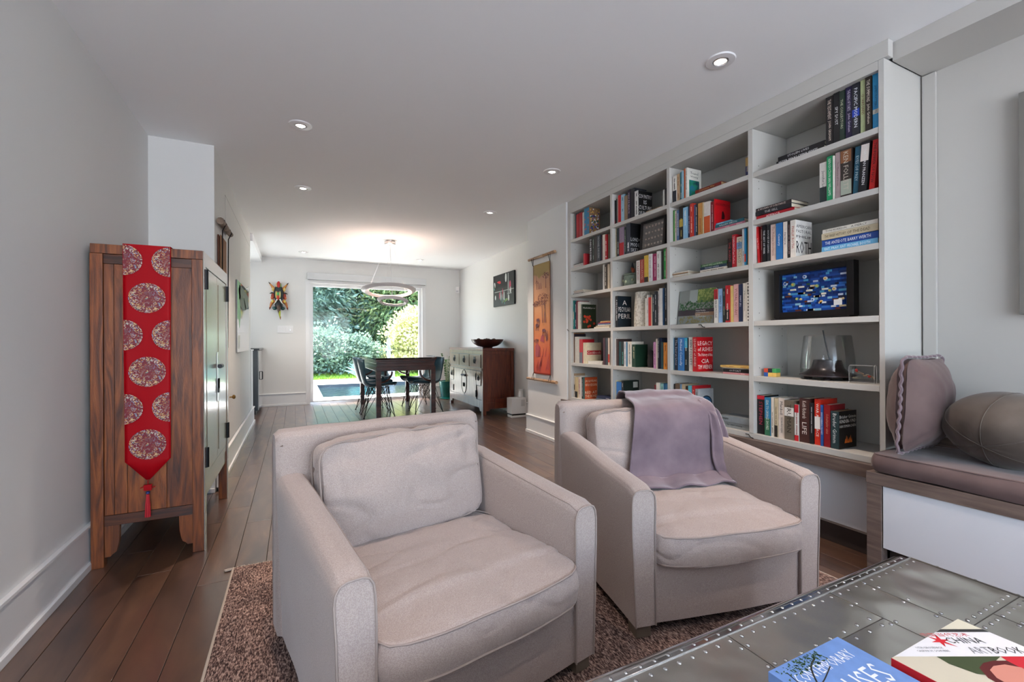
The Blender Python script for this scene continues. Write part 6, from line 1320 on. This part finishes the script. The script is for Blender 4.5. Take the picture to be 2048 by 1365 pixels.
# ================================================================ PICTURES
e = T('batik_hanging', 'long orange batik cloth with African scenes hung between bamboo rods', 'wall hanging', (2.498, 4.345, 0))
BAM = mat('bamboo', 'a8835e', .5, ramp=[(.3, '8a6648'), (.7, 'c09a72')], scale=(8, 1, 8), ns=6)
for z, y0, y1 in ((2.026, -.29, .30), (.640, -.31, .35)): mk('bamboo_rod', M().tube([(-.022, y0, z), (-.022, -.05, z), (-.022, -.045, z), (-.022, y1, z)], [.0165, .0145, .0165, .0145], 12).lathe([(.0, 0)], 3) if 0 else M().tube([(-.022, y0, z), (-.022, -.05, z), (-.022, -.045, z), (-.022, -.04, z), (-.022, y1, z)], [.0165, .0145, .0175, .0150, .0145], 12), BAM, e, smooth=40)
BAT = bpy.data.materials.new('batik_cloth'); BAT.use_nodes = True; n = BAT.node_tree.nodes; l = BAT.node_tree.links; b = n['Principled BSDF']; b.inputs['Roughness'].default_value = .75
tc = n.new('ShaderNodeTexCoord'); sp = n.new('ShaderNodeSeparateXYZ'); l.new(tc.outputs['Object'], sp.inputs[0]); mr = n.new('ShaderNodeMapRange'); mr.inputs[1].default_value = .70; mr.inputs[2].default_value = 1.95; l.new(sp.outputs[2], mr.inputs[0])
nz = n.new('ShaderNodeTexNoise'); nz.inputs['Scale'].default_value = 4; nz.inputs['Detail'].default_value = 8; l.new(tc.outputs['Object'], nz.inputs[0]); ma = n.new('ShaderNodeMath'); ma.operation = 'MULTIPLY_ADD'; l.new(nz.outputs[0], ma.inputs[0]); ma.inputs[1].default_value = .22; l.new(mr.outputs[0], ma.inputs[2])
cr = n.new('ShaderNodeValToRGB'); l.new(ma.outputs[0], cr.inputs[0]); ee = cr.color_ramp.elements; cs = [(.10, 'cf4c34'), (.30, 'd4603c'), (.50, 'd48450'), (.75, 'd0966a'), (.98, 'c8987a'), (1.10, 'a8905c')]
while len(ee) < 6: ee.new(.5)
for i, (p, c) in enumerate(cs): ee[i].position = min(p, 1); ee[i].color = lin(c)
l.new(cr.outputs[0], b.inputs['Base Color'])
mk('cloth', M().grid(lambda u, v: (-.020-.004*math.sin(v*9)*math.sin(u*3), -.187+.374*u, .706+1.240*v), 10, 60), BAT, e, smooth=True, solid=.0015)
mk('cloth_hem', M().tube([(-.022, -.188, .706), (-.022, -.188, 1.946)], .003, 5).tube([(-.022, .188, .706), (-.022, .188, 1.946)], .003, 5), mat('hem_brown', '6a3a26', .8), e)
m = M(); rb = random.Random(31); m2 = M()
def leafc(cy_, cz_, rr, n_, mm):
    for k in range(n_):
        a = rb.random()*6.28; q = rr*math.sqrt(rb.random()); s = rb.uniform(.004, .010); y = cy_+q*math.cos(a); z = cz_+q*math.sin(a)*.55; mm.add([(-.0265, y-s, z), (-.0265, y+s*.6, z+s*.8), (-.0265, y+s*.5, z-s*.8)], [(0, 1, 2)])
def bar(y0, z0, y1, z1, w_, mm): mm.add([(-.0265, y0-w_, z0), (-.0265, y0+w_, z0), (-.0265, y1+w_*.5, z1), (-.0265, y1-w_*.5, z1)], [(0, 1, 2, 3)])
leafc(-.10, 1.80, .07, 60, m); bar(-.10, 1.66, -.10, 1.80, .005, m); leafc(.10, 1.74, .04, 14, m); bar(.10, 1.66, .12, 1.84, .004, m)
for y in (.03, .0, .06): bar(y, 1.66, y+.01, 1.73, .006, m)
leafc(-.03, 1.54, .13, 150, m); leafc(.13, 1.50, .06, 60, m)
for y in (-.09, -.06, -.02): bar(y, 1.28, y+rb.uniform(-.03, .03), 1.54, .006, m)
for y, z in ((.10, 1.24), (-.05, 1.18), (.08, 1.30)):
    m.add([(-.0265, y-.035, z), (-.0265, y+.035, z), (-.0265, y+.03, z+.03), (-.0265, y-.03, z+.035)], [(0, 1, 2, 3)]); [bar(y+q, z-.045, y+q, z, .004, m) for q in (-.03, -.02, .02, .03)]
bar(-.11, 1.08, -.10, 1.20, .009, m); bar(-.13, 1.09, -.13, 1.19, .006, m); leafc(.12, 1.08, .05, 40, m)
m2.add([(-.0265, -.06, 1.06), (-.0265, .03, 1.08), (-.0265, .0, 1.14), (-.0265, -.05, 1.15)], [(0, 1, 2, 3)]); m2.add([(-.0265, .03, .90), (-.0265, .14, .90), (-.0265, .14, 1.02), (-.0265, .10, 1.06), (-.0265, .03, 1.01)], [(0, 1, 2, 3, 4)])
for k in range(16): y = rb.uniform(-.16, .14); z = rb.uniform(.73, .92); bar(y, z, y-.04, z+.10, .005, m2)
mk('batik_figures', m, PRINT, e, color='6a3038')['kind'] = 'stuff'; mk('batik_shapes', m2, PRINT, e, color='a83238')['kind'] = 'stuff'
for z0, z1, q in ((2.026, 1.94, 1), (.640, .712, -1)):
    for y in (-.19, .19): mk('cord', M().tube([(-.036, y-.025, z0), (-.026, y, z1), (-.036, y+.025, z0)], .003, 5).tube([(-.022, y-.025, z0+.016), (-.038, y-.025, z0), (-.022, y-.025, z0-.016)], .003, 5), IRON, e, smooth=True)
e = T('photo_panel', 'dark photograph of white and pink tulip shapes above the sideboard', 'picture', (2.958, 6.35, 0))
mk('panel', M().box(-.028, 0, -.385, .385, 1.635, 2.137), mat('photo_dark', '2b2f34', .5, spec=.2), e, bevel=.001)
rb = random.Random(6)
for nm, cc, L in (('shape_white', 'd8e0e0', [(-.03, 1.77, .018, .09), (.03, 1.75, .02, .08), (.09, 1.79, .014, .07), (.33, 1.98, .03, .05), (-.20, 1.74, .02, .05), (-.26, 1.86, .03, .05), (.30, 1.78, .02, .04), (-.10, 2.06, .03, .07)]),
                  ('print_pink', 'd85a78', [(.02, 1.83, .012, .08), (-.25, 1.93, .03, .07), (.14, 1.80, .012, .06)]), ('print_red', 'd8283a', [(.16, 2.02, .07, .014), (.13, 2.0, .05, .012)]), ('print_teal', '5fa8a0', [(.34, 1.95, .02, .05), (.04, 1.72, .02, .05), (-.05, 1.70, .012, .05)]), ('shape_green', '6a8a4a', [(-.12, 1.72, .05, .02), (-.04, 1.70, .06, .015)])):
    for y, z, a, b_ in L: mk(nm, M().prism([(y+a*math.cos(q*.6283), z+b_*math.sin(q*.6283)) for q in range(10)], 0, -.0288, -.0281), PRINT, e, color=cc)
m = M().box(-.0287, -.0281, -.385, .33, 1.862, 1.872).box(-.0287, -.0281, -.30, -.15, 1.80, 1.815).box(-.0287, -.0281, -.20, -.17, 1.72, 2.12); mk('print_lines', m, PRINT, e, color='a8b0b0')
e = T('frameless_picture', 'frameless glossy picture with painted-on green reflections on the left wall', 'picture', (-.5145, 5.67, 0))
mk('panel', M().box(0, .012, -.60, .60, .980, 1.690), mat('pic_grey', '8f9496', .04, coat=1), e, bevel=.001)
for nm, cc, P in (('shape_green', '8fd0a0', [(-.598, 1.688), (-.30, 1.688), (-.38, 1.50), (-.30, 1.36), (-.42, 1.22), (-.50, 1.32), (-.598, 1.30)]), ('reflection_dark', '3a4a44', [(-.45, 1.66), (-.05, 1.66), (.55, 1.62), (.55, 1.50), (.2, 1.44), (-.1, 1.42), (-.35, 1.46)]), ('reflection_tan', 'a8927a', [(-.5, 1.62), (-.35, 1.64), (-.30, 1.54), (-.42, 1.50)]), ('shape_white', 'd8dcd8', [(-.55, 1.14), (-.40, 1.15), (-.40, 1.02), (-.55, 1.01)]), ('reflection_tusk', 'e0dcc8', [(.0, 1.58), (.06, 1.57), (.3, 1.45), (.15, 1.46)])):
    mk(nm, M().prism(P, 0, .0123, .0127), PRINT, e, color=cc)  # flat coloured shapes paint reflections onto the glossy panel
mk('clip', M().box(.0, .02, .35, .60, 1.692, 1.70).tube([(.02, .3, 1.71), (.03, .45, 1.74), (.02, .6, 1.70)], .006, 5), STEEL, e)
e = T('dark_sideboard', 'dark slate cabinet with thin top in the alcove behind left wall', 'cabinet', (-.90, 8.05, 0))
SL = mat('slate_lacquer', '33393f', .25, coat=.5)
mk('carcass', M().box(-.37, .40, -.43, .43, .06, .955), SL, e, bevel=.003); mk('plinth', M().box(-.36, .37, -.40, .42, 0, .0595), BLACKP, e)
mk('top', M().box(-.38, .425, -.445, .44, .9555, .985), mat('slate_top', '23282c', .2), e, bevel=.003)
for k in range(2): mk('door', M().box(.4005, .415, -.425+k*.43, -.003+k*.43, .07, .945), mat('glossy_grey_door', '9aa0a2', .08, coat=1), e, bevel=.002)
mk('handle', M().tube([(.42, .02, .62), (.436, .02, .61), (.436, .02, .50), (.42, .02, .49)], .008, 6), IRON, e)
for k in range(2): mk('side_groove', M().box(-.38, .399, -.4308, -.43, .66+.16*k, .664+.16*k), BLACKP, e)
e = T('wall_picture', 'edge of a deep grey canvas on the right wall', 'picture', (2.868, .20, 0))
mk('canvas', M().box(-.045, 0, -.60, .585, 1.185, 2.145), mat('canvas_grey', '77746e', .7), e, bevel=.002)
# curved bracket clip seen on the shelf joints (dark clamps)
for i, (y, z, lab) in enumerate([(1.835, .49, 'small black corner clip on the bottom shelf edge, right divider'), (3.868, 1.19, 'small black clip at the left end of the fourth shelf'), (2.19, 1.178, 'small black clip on the fourth shelf edge, third bay')]):
    e = T('shelf_clip', lab, 'clip', (2.5135, y, z))
    mk('clip_wire', M().tube([(-.003, .030, .008), (-.004, .008, .008), (-.004, -.004, -.006), (-.003, -.022, -.010)], .0028, 6), IRON, e, smooth=True)
